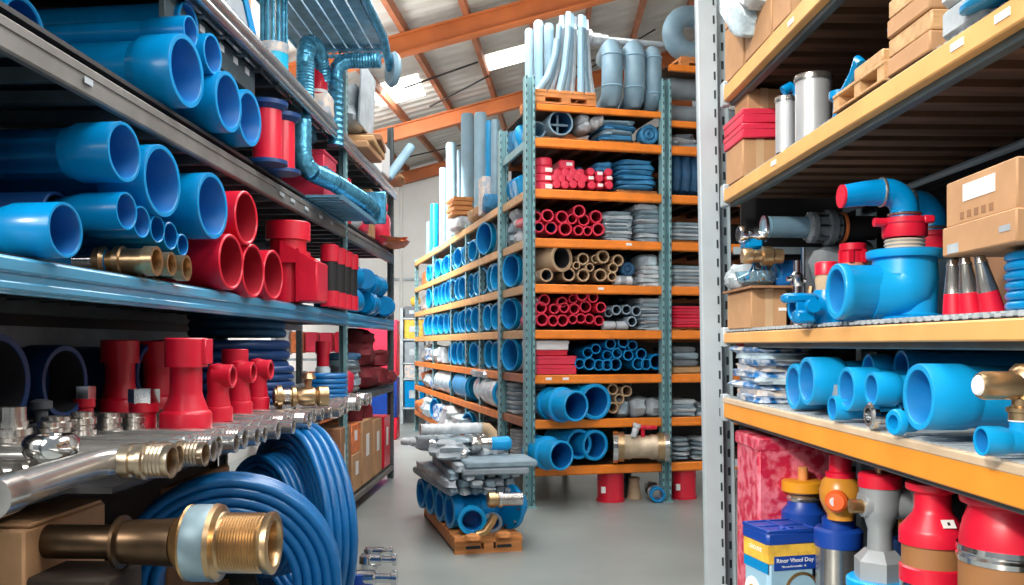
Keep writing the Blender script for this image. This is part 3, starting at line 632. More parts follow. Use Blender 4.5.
# chrome cocks on the floor beyond the coils
for i,(x,y,sc,lab) in enumerate(((-1.14,5.9,.8,'farthest chrome tap standing on the floor past the hose coils'),(-1.09,5.55,1,'middle chrome tap with tee handle on the floor past the coils'),(-1.03,5.0,1.2,'blue bodied tap with chrome nozzle nearest on the floor'))):
    t = T('hose_tap', lab, 'tap', LF, (x,y,0), 0, 'taps on the floor by the hose coils'); b = .09*sc
    MB().lathe([(0,0),(b*.7,0),(b*.7,.02),(b*.4,.03),(b*.4,.12*sc),(b*.55,.13*sc),(b*.5,.17*sc),(0,.18*sc)],16).build('body', LIDB if i == 2 else CHROME, t)
    MB().lathe([(0,-.06),(b*.42,-.06),(b*.42,.06),(b*.25,.07),(b*.25,.13*sc),(b*.4,.135*sc),(b*.4,.16*sc),(0,.16*sc)],14, tr(.03,0,.15*sc) @ AX).build('nozzle', CHROME, t); nz_ = [c for c in t.children if c.name.split('.')[0] == 'nozzle'][0]
    m = MB().box(.16*sc+.02,0,.15*sc,.014,.02,.08*sc,.005); m.build('handle', CHROME, nz_)
# ================================================================== MIDDLE RACK
ZL = {1:.37, 2:.805, 3:1.222, 4:1.64, 5:2.065, 6:2.49, 7:2.946, 8:3.418}
SH = {1:'lowest orange shelf'}
for k in range(2, 9): SH[k] = ORD[k-1]+' orange shelf up'
mk = T('storage_rack', 'tall teal and orange pallet rack filling the middle of the hall', 'rack', MF, (0,0,0))
def post(x, y, h, w=.10):
    m = MB().box(x-w*.35, y, h/2, .022, w, h, .003).box(x+w*.35, y, h/2, .022, w, h, .003).box(x, y+.02, h/2, w*.8, .012, h)
    for i in range(int(h/.075)): m.box(x-w*.35, y-w/2-.001, .06+i*.075, .010, .002, .03, mi=1).box(x+w*.35, y-w/2-.001, .06+i*.075, .010, .002, .03, mi=1)
    m.box(x, y, .006, .12, .12, .012)
    m.build('upright', [TEAL, SLOT], mk)
X1, X2, DP = 1.355, 2.75, 1.03
for x in (0, X1, X2): post(x, 0, 4.05 if x else 3.98)
for x in (0, X1, X2): post(x, DP, 4.0 if x else 3.72)
for y in (2.07, 2.9, 3.95, 5.5, 7.5): post(0, y, 2.99, .06); post(1.0, y, 2.99, .06)
BEAMS = {}
for k, z in ZL.items():
    for a, b_ in ((.04, X1-.04), (X1+.04, X2-.04)):
        bb = MB().box((a+b_)/2, 0, z-.043, b_-a, .05, .085, .008).box((a+b_)/2, -.027, z-.066, b_-a-.03, .006, .024, .003); bb = bb.build('beam', ORANGE, mk); BEAMS.setdefault(k, bb)
        MB().box((a+b_)/2, DP, z-.055, b_-a, .05, .11, .008).build('beam', ROOFB, mk)
    m = MB(); x = .1
    m.box(X2/2, DP/2, z-.016, X2-.06, DP-.1, .02)
    while x < X2: m.box(x, DP/2, z-.05, .05, DP-.05, .04); x += .22
    m.build('shelf_deck', DECKD, mk, smooth=False)
    MB().box(0, DP/2, z-.04, .03, DP-.08, .08, .004).build('side_beam', ROOFP if k in (1,2,3) else (TEAL if k == 8 else WOOD), mk)
    if k < 8:
        MB().box(-.02, (DP+7.5)/2, z-.04, .04, 7.5-DP-.06, .08, .006).build('side_beam', OCHRE if k > 3 else ORANGE, mk)
        MB().box(.5, (DP+7.5)/2+.02, z-.018, 1.0, 7.5-DP-.08, .02).build('shelf_deck', DECKD, mk)
MB().box(1.0, 4.3, 1.9, .015, 6.3, 2.2).build('dark_backing', GREYD, mk, label='dark mesh backing of the aisle side shelves')
MB().box(1.40, DP+.04, 2.0, 2.6, .012, 3.3).build('dark_backing', DARK, mk, label='dark backing of the front shelves')
for z in (3.66, 4.20):
    MB().box((X1+X2)/2, 0, z-.03, X2-X1-.08, .05, .06, .006).build('beam', ORANGE, mk); MB().box((X1+X2)/2, DP/2, z-.012, X2-X1-.06, DP-.06, .02).build('shelf_deck', DECKD, mk)
MB().box(X1/2+.02, .02, 3.71, X1-.1, .05, .06, .006).build('beam', ORANGE, mk); MB().box(X1/2, DP/2, 3.73, X1-.06, DP-.06, .02).build('shelf_deck', DECKD, mk)
for k, px in ((6, 628), (5, 600), (3, 548), (3, 565)):
    p = MF.ony(px, 300, 0); MB().box(p.x, -.0265, ZL[k]-.035, .06, .003, .024).build('price_tag', PAPER, BEAMS[k], label='small white price tag')
# ---- helpers for the goods
C1 = lambda X, Y: (510+X/4.5, 120+Y/4.5)
C2 = lambda X, Y: (510+X/4.5, 230+Y/4.5)
C3 = lambda X, Y: (510+X/3.08, 330+Y/3.08)
C0 = lambda X, Y: (510+X/4.5, Y/4.5)
RN = ['bottom','second','third','top']
def pile(rows, conv, sc, cols, word, shelf, group, ln=.55, ri=.72, inner=None, minz=0):
    for ri_, row in enumerate(rows):
        nm = RN[ri_] if ri_ < len(rows)-1 or len(rows) < 2 else 'top'
        for i, (X, Y, r) in enumerate(row):
            px, py = conv(X, Y); p = MF.ony(px, py, .03+R.uniform(0,.06)); rr = r/sc*MF.dep(p)/FOC
            p.z = max(p.z, ZL[minz]+rr+.002) if minz else p.z
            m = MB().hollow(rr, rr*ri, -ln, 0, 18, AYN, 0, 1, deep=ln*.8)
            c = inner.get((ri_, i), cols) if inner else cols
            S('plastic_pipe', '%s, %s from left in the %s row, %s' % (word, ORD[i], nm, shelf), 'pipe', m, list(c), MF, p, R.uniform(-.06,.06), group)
def stack(word, px0, px1, k, hts, mats, group, name='folded_sheet', cat='sheet', depth=.5, p=.3, z0=0, jit=.07, y=.06, box=False, place=None):
    a, b_ = MF.ony(px0, 300, y), MF.ony(px1, 300, y); w = b_.x-a.x; z = ZL[k]+z0 if k else z0
    n_ = len(hts)
    for i, h in enumerate(hts):
        m = MB().box(0,0,h/2,w*R.uniform(.94,1),depth,h,.012) if box else MB().blob(0,0,h*.5,w*R.uniform(.93,1.05),depth*1.05,h*1.12,p,jit,R.randrange(999),22,8)
        pos = 'bottom' if i == 0 else 'top' if i == n_-1 else ORD[i]+' up'
        lab = '%s, %s in the stack%s' % (word, pos, (' on the '+SH[k]) if k and not place else (' '+place if place else ''))
        S(name, lab, cat, m, mats[i % len(mats)], MF, ((a.x+b_.x)/2+R.uniform(-.012,.012), y+depth/2, z), R.uniform(-.04,.04), group); z += h
    return z
def pallet(lab, F, x, y, z, sx, sy, h=.07, mt=PALW, group=None):
    t = T('pallet', lab, 'pallet', F, (x, y, z), 0, group)
    m = MB()
    for i in range(5): m.box(-sx/2+sx*(i+.5)/5, 0, h*.88, sx/5*.86, sy, h*.22, .003)
    m.build('top_boards', mt, t)
    m = MB()
    for i in range(3): m.box(0, -sy/2+.03+(sy-.06)*i/2, h*.62, sx, .05, h*.3)
    for i in range(3):
        for j in range(3): m.box(-sx/2+.05+(sx-.1)*i/2, -sy/2+.04+(sy-.08)*j/2, h*.3, .09, .07, h*.5)
    m.box(0, -sy/2+.03, h*.06, sx, .05, h*.12).box(0, sy/2-.03, h*.06, sx, .05, h*.12)
    m.build('base_blocks', mt, t); return t
def fx(px, y=.05): return MF.ony(px, 300, y).x
# level 6: red pipes + grey stacks
g = 'red pipes on the sixth orange shelf'
pile([[(130,482,25),(185,485,30),(250,490,32),(310,497,24),(350,499,22),(398,492,30)], [(120,435,24),(170,430,30),(235,437,30),(280,445,24),(332,450,28),(388,435,30)], [(312,410,30)]], C1, 4.5, (PINK,PINKD), 'red pipe', SH[6], g, minz=6, inner={(0,0):(PINK,NAVY),(0,1):(PINK,NAVY)})
stack('pale grey folded sheet', 604.5, 634, 6, [.035]*6+[.04,.035], [GREYL,GREYB], 'left folded stack on the sixth orange shelf', place='beside the red pipes, sixth shelf up')
stack('blue grey folded sheet', 637, 662, 6, [.045]*6+[.04,.06], [GREYB,GREYL,GREYB], 'right folded stack on the sixth orange shelf', place='by the upright, sixth shelf up')
# level 7
def cyl_h(lab, px, py, rp_, k, mt, grp, ln=.5, y=.06, name='wrapped_roll', M=AYN):
    p = MF.ony(px, py, y); r = rp_*MF.dep(p)/FOC; p.z = max(p.z, ZL[k]+r)
    return S(name, lab, 'roll', MB().lathe([(0,-ln),(r*.9,-ln),(r,-ln+.02),(r,-.025),(r*.85,0),(0,.004)], 16, M), mt, MF, p, 0, grp)
for i, h in enumerate((.085,.075,.075,.08)):
    x = fx(543.5, .15); t = T('tape_roll', 'red flat round roll with white label, %s in the stack at left, seventh shelf' % ['bottom','second up','third up','top'][i], 'roll', MF, (x, .16, ZL[7]+.002+sum((.085,.075,.075,.08)[:i])), 0, 'red roll stack on the seventh shelf')
    MB().lathe([(0,0),(.075,0),(.085,.012),(.085,h-.012),(.075,h),(0,h)], 22).build('roll', PINK, t)
    if i in (0,1,2): MB().box(.03,-.08,h/2,.07,.012,h*.5).build('label_patch', PAPER, t)
for ri_, row in enumerate(([(210,288),(248,290),(285,288),(322,288)],[(205,258),(232,262),(270,258),(305,258),(330,262)],[(215,238),(250,235),(285,235),(318,238)])):
    for i,(X,Y) in enumerate(row): cyl_h('red roll end, %s from left in the %s row, red heap, seventh shelf' % (ORD[i], ['bottom','middle','upper'][ri_]), *C1(X,Y), 4.6, 7, PINK, 'heap of red wrapped rolls on the seventh shelf')
x = fx(567,.1); S('box','pinkish red box with white label upon the red roll heap, seventh shelf','box', MB().box(0,0,.045,.15,.3,.09,.012).box(.02,-.151,.05,.06,.002,.03,mi=1), [PINK,PAPER], MF, (x,.24,ZL[7]+.215))
S('cloth_bundle','small dark blue bundle between the two red heaps on the seventh shelf','bundle', MB().blob(0,0,.05,.1,.2,.1,.7,.1,3), BLUEK, MF, (fx(582,.1),.25,ZL[7]+.17))
for ri_, row in enumerate(([(370,293),(407,295),(448,293)],[(365,262),(405,260),(448,262)],[(365,232),(405,242),(445,235)])):
    for i,(X,Y) in enumerate(row):
        px, py = C1(X,Y); p = MF.ony(px, py, .06)
        S('tin','red labelled tin, %s from left in the %s row, right heap, seventh shelf' % (ORD[i], ['bottom','middle','upper'][ri_]), 'tin', MB().box(0,.15,0,.082,.3,.064,.02).box(0,-.001,.004,.05,.003,.03,mi=1) if (ri_+i) % 2 else MB().lathe([(0,-.3),(.04,-.3),(.04,-.01),(.03,0),(0,0)],16,AYN), [PINK,PAPER], MF, (p.x,.06,max(p.z,ZL[7]+.042)), 0, 'red tins on the seventh shelf')
for i,(z,w) in enumerate(((.19,.19),(.24,.16))): S('folded_cloth',['lower','upper'][i]+' blue cloth folded on top of the red tins, seventh shelf','cloth', MB().blob(0,0,.03,w,.3,.075,.45,.1,40+i), BLUEC, MF, (fx(604.5,.1),.24,ZL[7]+z), 0, 'blue cloths on the red tins')
pallet('small wooden pallet under the blue folded sheets on the seventh shelf', MF, fx(639), .34, ZL[7], .42, .5, .045)
stack('blue folded sheet', 619, 658, 7, [.05,.048,.05,.045,.05,.045], [BLUEC,BLUEC], 'blue folded stack on the seventh shelf', z0=.045, p=.4, place='on the small pallet, seventh shelf up')
# level 8
pallet('thin wooden pallet beneath the sky blue tube, eighth shelf', MF, fx(567), .34, ZL[8], .46, .5, .04)
p = MF.ony(562,119,.02); t = T('duct_tube','wide pale blue open tube with inner vane on the eighth shelf','tube',MF,(p.x,.05,ZL[8]+.045+.125)); MB().hollow(.122,.104,-.5,0,28,AYN @ rotm(0,0,0),0,1).build('tube',[DUCTG,BLUEK],t); MB().box(0,.1,0,.2,.01,.02).box(0,.12,0,.02,.01,.2).build('inner_vane', DUCTG, t)
S('duct_tube','smaller pale blue tube lying beside the wide open tube, eighth shelf','tube', MB().hollow(.08,.065,-.5,0,20,AYN), ICE, MF, (fx(541,.1),.2,ZL[8]+.13))
for i,(X,Y,sx) in enumerate(((325,545,.13),(375,560,.11),(330,575,.12),(395,548,.09))): px,py=C0(X,Y); p=MF.ony(px,py,.15); S('film_bundle','pale bundled film, %s of four beside the wide blue tube, eighth shelf' % ['upper left','lower right','lower left','upper right'][i],'bundle', MB().blob(0,0,0,sx,.3,.12,.7,.12,i+60), [GREYL,WRAPW][i%2], MF, (p.x,.2,max(p.z,ZL[8]+.062)),0,'film bundles on the eighth shelf')
pallet('thin wooden pallet under blue folded sheets, eighth shelf', MF, fx(622), .34, ZL[8], .42, .5, .04)
stack('blue folded sheet', 602, 637, 8, [.05,.05,.045,.045], [BLUEC,DUCTG], 'blue folded stack on the eighth shelf', z0=.04, p=.4, place='on the thin pallet, eighth shelf up')
coil('small blue hose coil facing the aisle on the eighth shelf', MF, (fx(650.5),.2,ZL[8]+.115), .075, .024, 3, 2, BLUEC, None, (PI/2,0,0))
# level 5: tan pipes
g = 'tan pipes on the fifth orange shelf'
pile([[(165,203,32),(265,200,32),(330,203,30),(408,203,30),(460,210,22)],[(300,160,18),(360,168,20),(465,170,24)],[(330,130,28),(385,130,20),(420,120,30),(487,137,27)]], C2, 4.5, (TAN,TAND), 'tan pipe', SH[5], g, minz=5, inner={(0,0):(TAN,PIPEGD),(0,1):(TAN,BOREK)}, ln=.36)
px,py = C2(237,125); p = MF.ony(px,py,.0); t = T('wide_pipe','largest tan pipe with dark mouth on the fifth orange shelf','pipe',MF,(p.x,.02,p.z),.4)
MB().hollow(.122,.098,-.36,0,28,AYN,0,1).build('barrel',[TAN,BOREK],t); MB().lathe([(.10,-.03),(.128,-.03),(.128,0),(.10,0)],28,AYN,loop=True).build('rim',TAN,t)
coil('dark blue hose coil beside the tan pipes on the fifth shelf', MF, (fx(630),.22,ZL[5]+.165), .05, .022, 3, 2, BLUEK, None, (PI/2,0,0))
for i,px in enumerate((622,636)): S('wrapped_roll',['white film roll with grey band lying left of the clear dome stack','white film roll touching the clear dome stack'][i]+', fifth shelf','roll', MB().lathe([(0,-.09),(.048,-.09),(.048,-.03),(.05,-.03),(.05,.03),(.048,.03),(.048,.09),(0,.09)],18,AX,mis=[0,0,0,1,1,0,0,0]), [WRAPW,GREYC], MF, (fx(px,.1),.1+.12*i,ZL[5]+.052))
stack('clear white film sheet', 641, 663, 5, [.04]*5, [WRAPW,GREYL], 'clear film stack on the fifth shelf', place='beneath the clear dome, fifth shelf up', depth=.4)
S('film_dome','pale domed clear film bundle on the film stack by upright, fifth shelf','bundle', MB().blob(0,0,.05,.2,.4,.16,.7,.06,4), WRAP, MF, (fx(651,.1),.27,ZL[5]+.20))
# level 4
g = 'red pipes on the fourth orange shelf'
pile([[(145,403,30),(195,408,26),(238,407,28),(283,402,22),(320,398,24),(358,400,24),(402,408,24)],[(140,350,28),(200,355,24),(245,350,24),(290,355,26),(340,345,28),(410,348,25)],[(155,315,27),(235,325,25),(285,310,22)],[(325,293,27),(375,303,25)]], C2, 4.5, (PINK,PINKD), 'red pipe', SH[4], g, minz=4)
pile([[(445,372,20),(550,412,24)],[(480,360,23),(525,358,23),(570,365,24)]], C2, 4.5, (PIPEG,PIPEGD), 'grey pipe', SH[4], 'grey pipes on the fourth orange shelf', minz=4)
for i,px in enumerate((609,622)): S('wrapped_roll',['left','right'][i]+' pale grey roll lying under the grey pipes, fourth shelf','roll', MB().lathe([(0,-.06),(.042,-.06),(.044,0),(.042,.06),(0,.06)],18,AX), GREYL, MF, (fx(px,.08),.1,ZL[4]+.046),0,'pale rolls on the fourth shelf')
stack('grey folded sheet', 640, 664, 4, [.032]*7+[.04,.045], [GREYL,GREYB], 'grey stack on the fourth shelf', place='beside the grey pipes, fourth shelf up')
S('film_sheet','loose grey film sheet draped behind the grey pipes, fourth shelf','sheet', MB().blob(0,0,.04,.36,.3,.08,.5,.2,9), GREYB, MF, (fx(640,.5),.75,ZL[4]+.27))
# level 3
for i,(a,b_,h,mt,lab) in enumerate(((537,577,.09,PINK,'lowest red box'),(537,576,.085,PINK,'middle red box with paper edge'),(536,567,.05,RED,'thin red box'),(535,568,.09,PAPER,'white box on top of the red boxes'))):
    x0,x1 = fx(a,.05),fx(b_,.05); t = T('flat_box', lab+', left end of the third orange shelf', 'box', MF, ((x0+x1)/2,.27,ZL[3]+[0,.092,.179,.231][i]), .02*i, 'flat boxes on the third shelf')
    MB().box(0,0,h/2,x1-x0,.42,h*.98,.006).build('tray', mt, t); MB().box(0,0,h*.8,x1-x0+.008,.428,h*.36,.004).build('lid', mt, t)
g = 'blue pipes on the third orange shelf'
pile([[(215,104,16),(245,104,20),(275,108,18),(300,108,18),(326,106,20),(395,104,20),(420,106,18),(452,98,25)],[(240,70,17),(300,78,16),(330,72,17),(365,78,17),(405,74,18)],[(265,58,16),(345,62,14)],[(310,43,18),(350,38,18),(378,48,16)]], C3, 3.08, (BLUE,NAVY), 'blue pipe', SH[3], g, minz=3, ri=.76)
# level 2 and 1 big blue pipes
for k, lst in ((2,(((205,235),48,'left big blue flanged pipe on the second orange shelf',True),((265,232),53,'right big blue pipe on the second orange shelf',True))),(1,(((160,390),46,'biggest blue pipe sticking out at left of the lowest orange shelf',True),((213,352),44,'middle big blue pipe on the lowest orange shelf',False),((263,355),45,'right big blue pipe on the lowest orange shelf',False)))):
    for i,((X,Y),rr,lab,fl) in enumerate(lst):
        px,py = C3(X,Y); yo = -.3 if (fl and i == 0) else -.05; p = MF.ony(px,py,yo); r = rr/3.08*MF.dep(p)/FOC
        p.z = max(p.z, ZL[k]+r*1.02)
        t = T('plastic_pipe', lab, 'pipe', MF, p, .32 if i == 0 else .25, 'big blue pipes on the lower orange shelves')
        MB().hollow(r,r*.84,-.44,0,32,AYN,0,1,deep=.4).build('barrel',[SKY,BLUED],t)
        if fl and i == 0: MB().lathe([(r,-.26),(r*1.16,-.255),(r*1.16,-.21),(r,-.20)],32,AYN,loop=True).build('flange',SKY,t); MB().lathe([(r,-.43),(r*1.12,-.43),(r*1.12,-.38),(r,-.38)],32,AYN,loop=True).build('flange',SKY,t)
        if not fl or i: MB().lathe([(r*.99,-.10),(r*1.04,-.10),(r*1.04,0),(r*.99,0)],32,AYN,loop=True).build('rim',SKY,t)
pile([[(318,240,18),(345,243,16)],[(317,183,18),(360,188,18),(338,212,16)]], C3, 3.08, (TAN,TAND), 'brown pipe', SH[2], 'brown pipes on the second orange shelf', minz=2)
for i,(px,w,lab) in enumerate(((623,.12,'small'),(638,.17,'middle'),(655,.2,'large'))): S('sack', '%s grey folded sack beside the brown pipes on the second orange shelf' % lab, 'sack', MB().blob(0,0,.085,w,.35,.19,.55,.14,70+i,waves=.08), [GREYB,GREYL,GREYL][i], MF, (fx(px,.1),.25,ZL[2]),.1*i,'grey sacks on the second shelf')
S('cloth_bundle','dark bundle behind the brown pipes on the second orange shelf','bundle', MB().blob(0,0,.1,.4,.3,.2,.6,.1,77), GREYD, MF, (fx(630,.6),.75,ZL[2]))
# flanged spool with red valve
c = MF.ony(640,444,-.05); t = T('pipe_spool','flanged beige pipe spool with red valve handle on the lowest shelf','pipe',MF,(c.x,-.06,ZL[1]+.165),-.3)
MB().lathe([(0,-.2),(.11,-.2),(.12,-.1),(.108,-.08),(.108,.08),(.12,.1),(.115,.2),(0,.2)],28,AX).build('body',[mat('beige stained paint',(.52,.42,.30),.45,.2,var=.35,scale=7)],t)
for sx,r in ((-.24,.158),(.24,.15)):
    MB().lathe([(0,-.03),(r*.6,-.03),(r,-.022),(r,.022),(r*.6,.03),(0,.03)],30,tr(sx,0,0) @ AX).build('flange',CHROME if sx < 0 else STEEL,t)
    MB().lathe([(r*.78,-.05),(r*.9,-.05),(r*.9,.05),(r*.78,.05)],30,tr(sx*.86,0,0) @ AX,loop=True).build('collar',BRASS,t)
m = MB().lathe([(0,0),(.02,0),(.02,.1),(0,.1)],12,tr(.02,-.03,.10)).tube([(-.06,-.05,.17),(.02,-.05,.195),(.1,-.05,.18)],.018,10).box(.09,-.05,.19,.12,.06,.035,.01); m.build('valve_handle',RED,t)
MB().lathe([(0,0),(.03,0),(.03,.09),(.04,.1),(.04,.13),(0,.13)],14,tr(-.07,-.05,.10) @ rotm(0,.3,0)).build('vent_stub',WRAPW,t)
# floor goods under the rack
for px0,px1,yb,lab in ((599,628,504,'red bucket on the floor under the lowest shelf, left of the fitting'),(674,700,501,'red bucket on the floor beside the right upright')):
    p = W.onz((px0+px1)/2, yb-2, 0); s = p.y/FOC; r=(px1-px0)/2*s; q_ = MF.I @ p; H = min(.335, 39*s)
    t = T('bucket', lab, 'bucket', MF, (q_.x,q_.y+r*.6,0), 0, 'red buckets on the floor'); MB().lathe([(0,0),(r*.96,0),(r*.92,.02),(r*.93,H-.05),(0,H-.05)],30).build('body',RED,t); MB().lathe([(0,H-.05),(r,H-.045),(r,H-.01),(r*.9,H),(0,H)],30).build('lid',RED,t)
    MB().lathe([(r*.9,.0),(r*1.0,.0),(r*1.0,.03),(r*.9,.03)],30,loop=True).build('base_ring',RED,t); MB().box(-r*.72,-r*.62,.12,.05,.02,.06).build('label_patch',PAPER,t)
p = MF.I @ W.onz(638,500,0); S('cone_stub','short tan cone standing between the bucket and the fitting on floor','cone', MB().lathe([(0,0),(.075,0),(.07,.02),(.05,.16),(.06,.2),(.04,.21),(0,.2)],20), TAN, MF, (p.x,p.y+.1,0))
p = MF.I @ W.onz(658,503,0); t = T('pipe_fitting','grey metal fitting with blue mouth leaning on the floor by the cone','fitting',MF,(p.x,p.y,.075),-.25)
MB().lathe([(0,-.5),(.06,-.5),(.06,-.36),(.075,-.35),(.075,-.3),(.055,-.28),(.055,-.12),(.07,-.1),(0,-.1)],20,AYN @ rotm(0,0,0)).build('body',STEEL,t); MB().hollow(.072,.05,-.12,0,22,AYN,0,1).build('mouth',[BLUE,BLUED],t); MB().lathe([(.07,-.15),(.078,-.15),(.078,-.1),(.07,-.1)],22,AYN,loop=True).build('band',CHROME,t)
# right bay stacks
pallet('thin wooden pallet under the grey stack, right bay sixth shelf', MF, fx(693), .34, ZL[6], .42, .5, .035)
stack('grey folded sheet', 671, 712, 6, [.034]*5, [GREYB,GREYL], 'right bay grey stack on the sixth shelf', z0=.035, place='in the right bay, sixth shelf up')
stack('dark grey folded sheet', 671, 708, 5, [.035]*6, [GREYL,GREYB], 'right bay grey stack on the fifth shelf', place='in the right bay, fifth shelf up')
pallet('thin wooden pallet under the red sheets, right bay fourth shelf', MF, fx(693), .34, ZL[4], .42, .5, .03)
stack('red folded sheet', 671, 712, 4, [.03]*7, [PINK,PINK], 'right bay red stack on the fourth shelf', z0=.03, place='in the right bay, fourth shelf up', jit=.03)
S('yellow_board','pale yellow block under the grey sacks, right bay third shelf','board', MB().box(0,0,.035,.3,.4,.07,.012), WOOD, MF, (fx(688),.28,ZL[3]))
stack('dark grey sack', 671, 700, 3, [.07,.06,.06], [GREYD,GREYB,GREYD], 'grey sacks on the third shelf', 'sack', 'sack', z0=.072, place='in the right bay, third shelf up')
stack('grey folded sheet', 672, 697, 2, [.04]*4, [GREYB,GREYL], 'left right-bay stack on the second shelf', place='nearest the upright, right bay second shelf')
stack('grey folded sheet', 698, 716, 2, [.04]*3, [GREYL,GREYB], 'right right-bay stack on the second shelf', place='against the white post, right bay second shelf')
stack('blue grey round pack', 673, 693, 1, [.045]*5, [GREYB,GREYL], 'left right-bay packs on the lowest shelf', 'round_pack', 'pack', p=.75, depth=.3, place='nearest the upright, right bay lowest shelf')
stack('blue grey round pack', 695, 714, 1, [.045]*5, [GREYL,GREYB], 'right right-bay packs on the lowest shelf', 'round_pack', 'pack', p=.75, depth=.3, place='by white post, right bay lowest shelf')
for i in range(4):
    m = MB(); x=0
    m.tube([(0,.1,.02),(0,.0,.06),(0,-.03,.2),(0,.0,.38),(0,.1,.42),(0,.2,.38),(0,.23,.2),(0,.2,.06)],.052,12,True)
    S('hose_bundle','deep blue bundled hose standing upright, %s from the upright, right bay seventh shelf' % ORD[i],'hose', m, BLUEK, MF, (fx(677+9.5*i,.1),.15,ZL[7]+.035),.1,'upright hose bundles in the right bay')
stack('grey loose sheet', 670, 700, 8, [.04,.05,.05], [GREYB,GREYL,GREYD], 'right bay loose stack on the eighth shelf', place='in the right bay, eighth shelf up', jit=.15)
for i,(z,lab) in enumerate(((3.67,'lower'),(4.0,'upper'))):
    t = T('duct_cylinder','%s grey capped cylinder lying above the right bay shelves' % lab,'cylinder',MF,(fx(668,.2),.3,[3.665,3.935][i]+.13),0,'grey cylinders above the right bay')
    r=[.105,.11][i]; MB().lathe([(0,.0),(r*.85,.0),(r,.02),(r,.1),(0,.1)],24,AX).build('end_cap',GREYC,t); MB().lathe([(0,.1),(r*.95,.1),(r*.95,.75),(0,.75)],24,AX).build('barrel',GREYC,t); MB().lathe([(r*.9,.4),(r,.4),(r,.43),(r*.9,.43)],24,AX,loop=True).build('seam_ring',STEEL,t)
# top goods
pallet('orange wooden pallet carrying the upright foam rolls on rack top', MF, fx(566), .34, 3.76, .6, .6, .13)
def upright_roll(lab, px, topy, rp_, z0, mt, y, grp):
    p = MF.ony(px, topy, y); r = rp_*MF.dep(p)/FOC; h = p.z-z0
    return S('foam_roll', lab, 'roll', MB().lathe([(0,0),(r,0),(r,h-.02),(r*.75,h),(r*.3,h-.01),(0,h-.05)],18), mt, MF, (p.x,y,z0), 0, grp)
for i,(px,ty,rr,mt) in enumerate(((529,29,4.2,ICE),(538.5,21,4.8,ICE),(549,24,4.8,DUCTG))): upright_roll('pale foam roll, %s from left of the three standing on the orange pallet' % ORD[i], px, ty, rr, 3.895, mt, .2+.07*i, 'foam rolls on the orange pallet')
for i in range(9):
    px = 556+i*4.0; p = MF.ony(px, [40,24,14,13,14,15,16,16,18][i], .2); h = p.z-3.895; b = -.06*(1-i/6)
    m = MB().tube([(b*3.2,0,0.012),(b*1.5,0,h*.3),(b*.3,0,h*.7),(0,0,h)], [.036,.034,.031,.027], 8)
    S('foam_strip','curved pale foam strip, %s from left in the bunch on the orange pallet' % ORD[i],'strip', m, [ICE,DUCTG,GREYL][i%3], MF, (p.x,.18+.04*(i%3),3.895),0,'foam strips on the orange pallet')
p = MF.ony(591,33,.3); t = T('long_pipe','long grey pipe with white coupling lying across the rack top','pipe',MF,(p.x,.45,p.z)); L_ = fx(672,.45)-p.x
MB().lathe([(0,.15),(.035,.15),(.03,L_),(0,L_)],16,AX).build('barrel',GREYL,t); MB().lathe([(0,-.16),(.07,-.16),(.07,-.05),(.09,-.04),(.09,.04),(.06,.06),(.06,.14),(.05,.16),(.05,.22),(0,.22)],20,AX).build('coupling',WRAPW,t,label='white stepped coupling')
for i,(px,x0,rr) in enumerate(((611,0,10.4),(633.5,0,10.4),(652,0,8.2))):
    a = MF.ony(px, 105, .12); s = MF.dep(a)/FOC; r = rr*s; zt = MF.ony(px,[38,39,45][i],.12).z
    h = zt-3.76
    t = T('bent_duct','wrapped blue grey duct bend, %s of three standing on the rack top' % ['left','middle','right'][i],'duct',MF,(a.x,.12,3.76),-.2,'bent ducts on the rack top')
    MB().tube(arc(.0,.05+r,r*1.0,270,180,5,plane='yz')[::-1]+[(0,-r*1.0,h*.5)]+[(0,-r*1.0+r*.5*(1-math.cos(q_)),h-1.2*r+r*1.0*math.sin(q_)) for q_ in (0,.5,1.0,1.5)]+[(0,.2,h-.2*r)], [r]*5+[r]*5+[r*.8,r*.8,r*.7][:2], 18).build('bend', DUCTG, t) if False else None
    pts = [(0,.35,r),(0,.12,r),(0,.0,r*1.15),(0,-.06,r*1.9),(0,-.07,h*.5),(0,-.06,h-r*1.8),(0,-.0,h-r*1.15),(0,.12,h-r),(0,.35,h-r)]
    MB().tube(pts, r, 18).build('bend', DUCTG, t)
    for zz in (r*2.0, h-r*1.9): MB().ring(r*1.005,.006,24,6,tr(0,-.065,zz)).build('seam', ICE, t)
pallet('orange brown pallet under the big elbow duct, rack top right', MF, fx(695,.3), .4, 4.22, .5, .6, .11)
t = T('elbow_duct','huge grey U-shaped duct bend on the pallet at rack top right','duct',MF,(fx(666,.3),.3,4.333)); s = MF.dep((1.4,.3,0))/FOC; r = 10.5*s
pts = [(.75,0,r+.005),(.26,0,r+.005)]+[(.24-.17*math.sin(a), 0, r+.185-.18*math.cos(a)) for a in [PI*k/10 for k in range(11)]]+[(.75,0,r+.365)]
MB().tube(pts, r, 20).build('bend', DUCTG, t); [MB().ring(r*1.01,.008,24,6,tr(.3,0,zz) @ AX).build('seam', ICE, t) for zz in (r+.005, r+.365)]
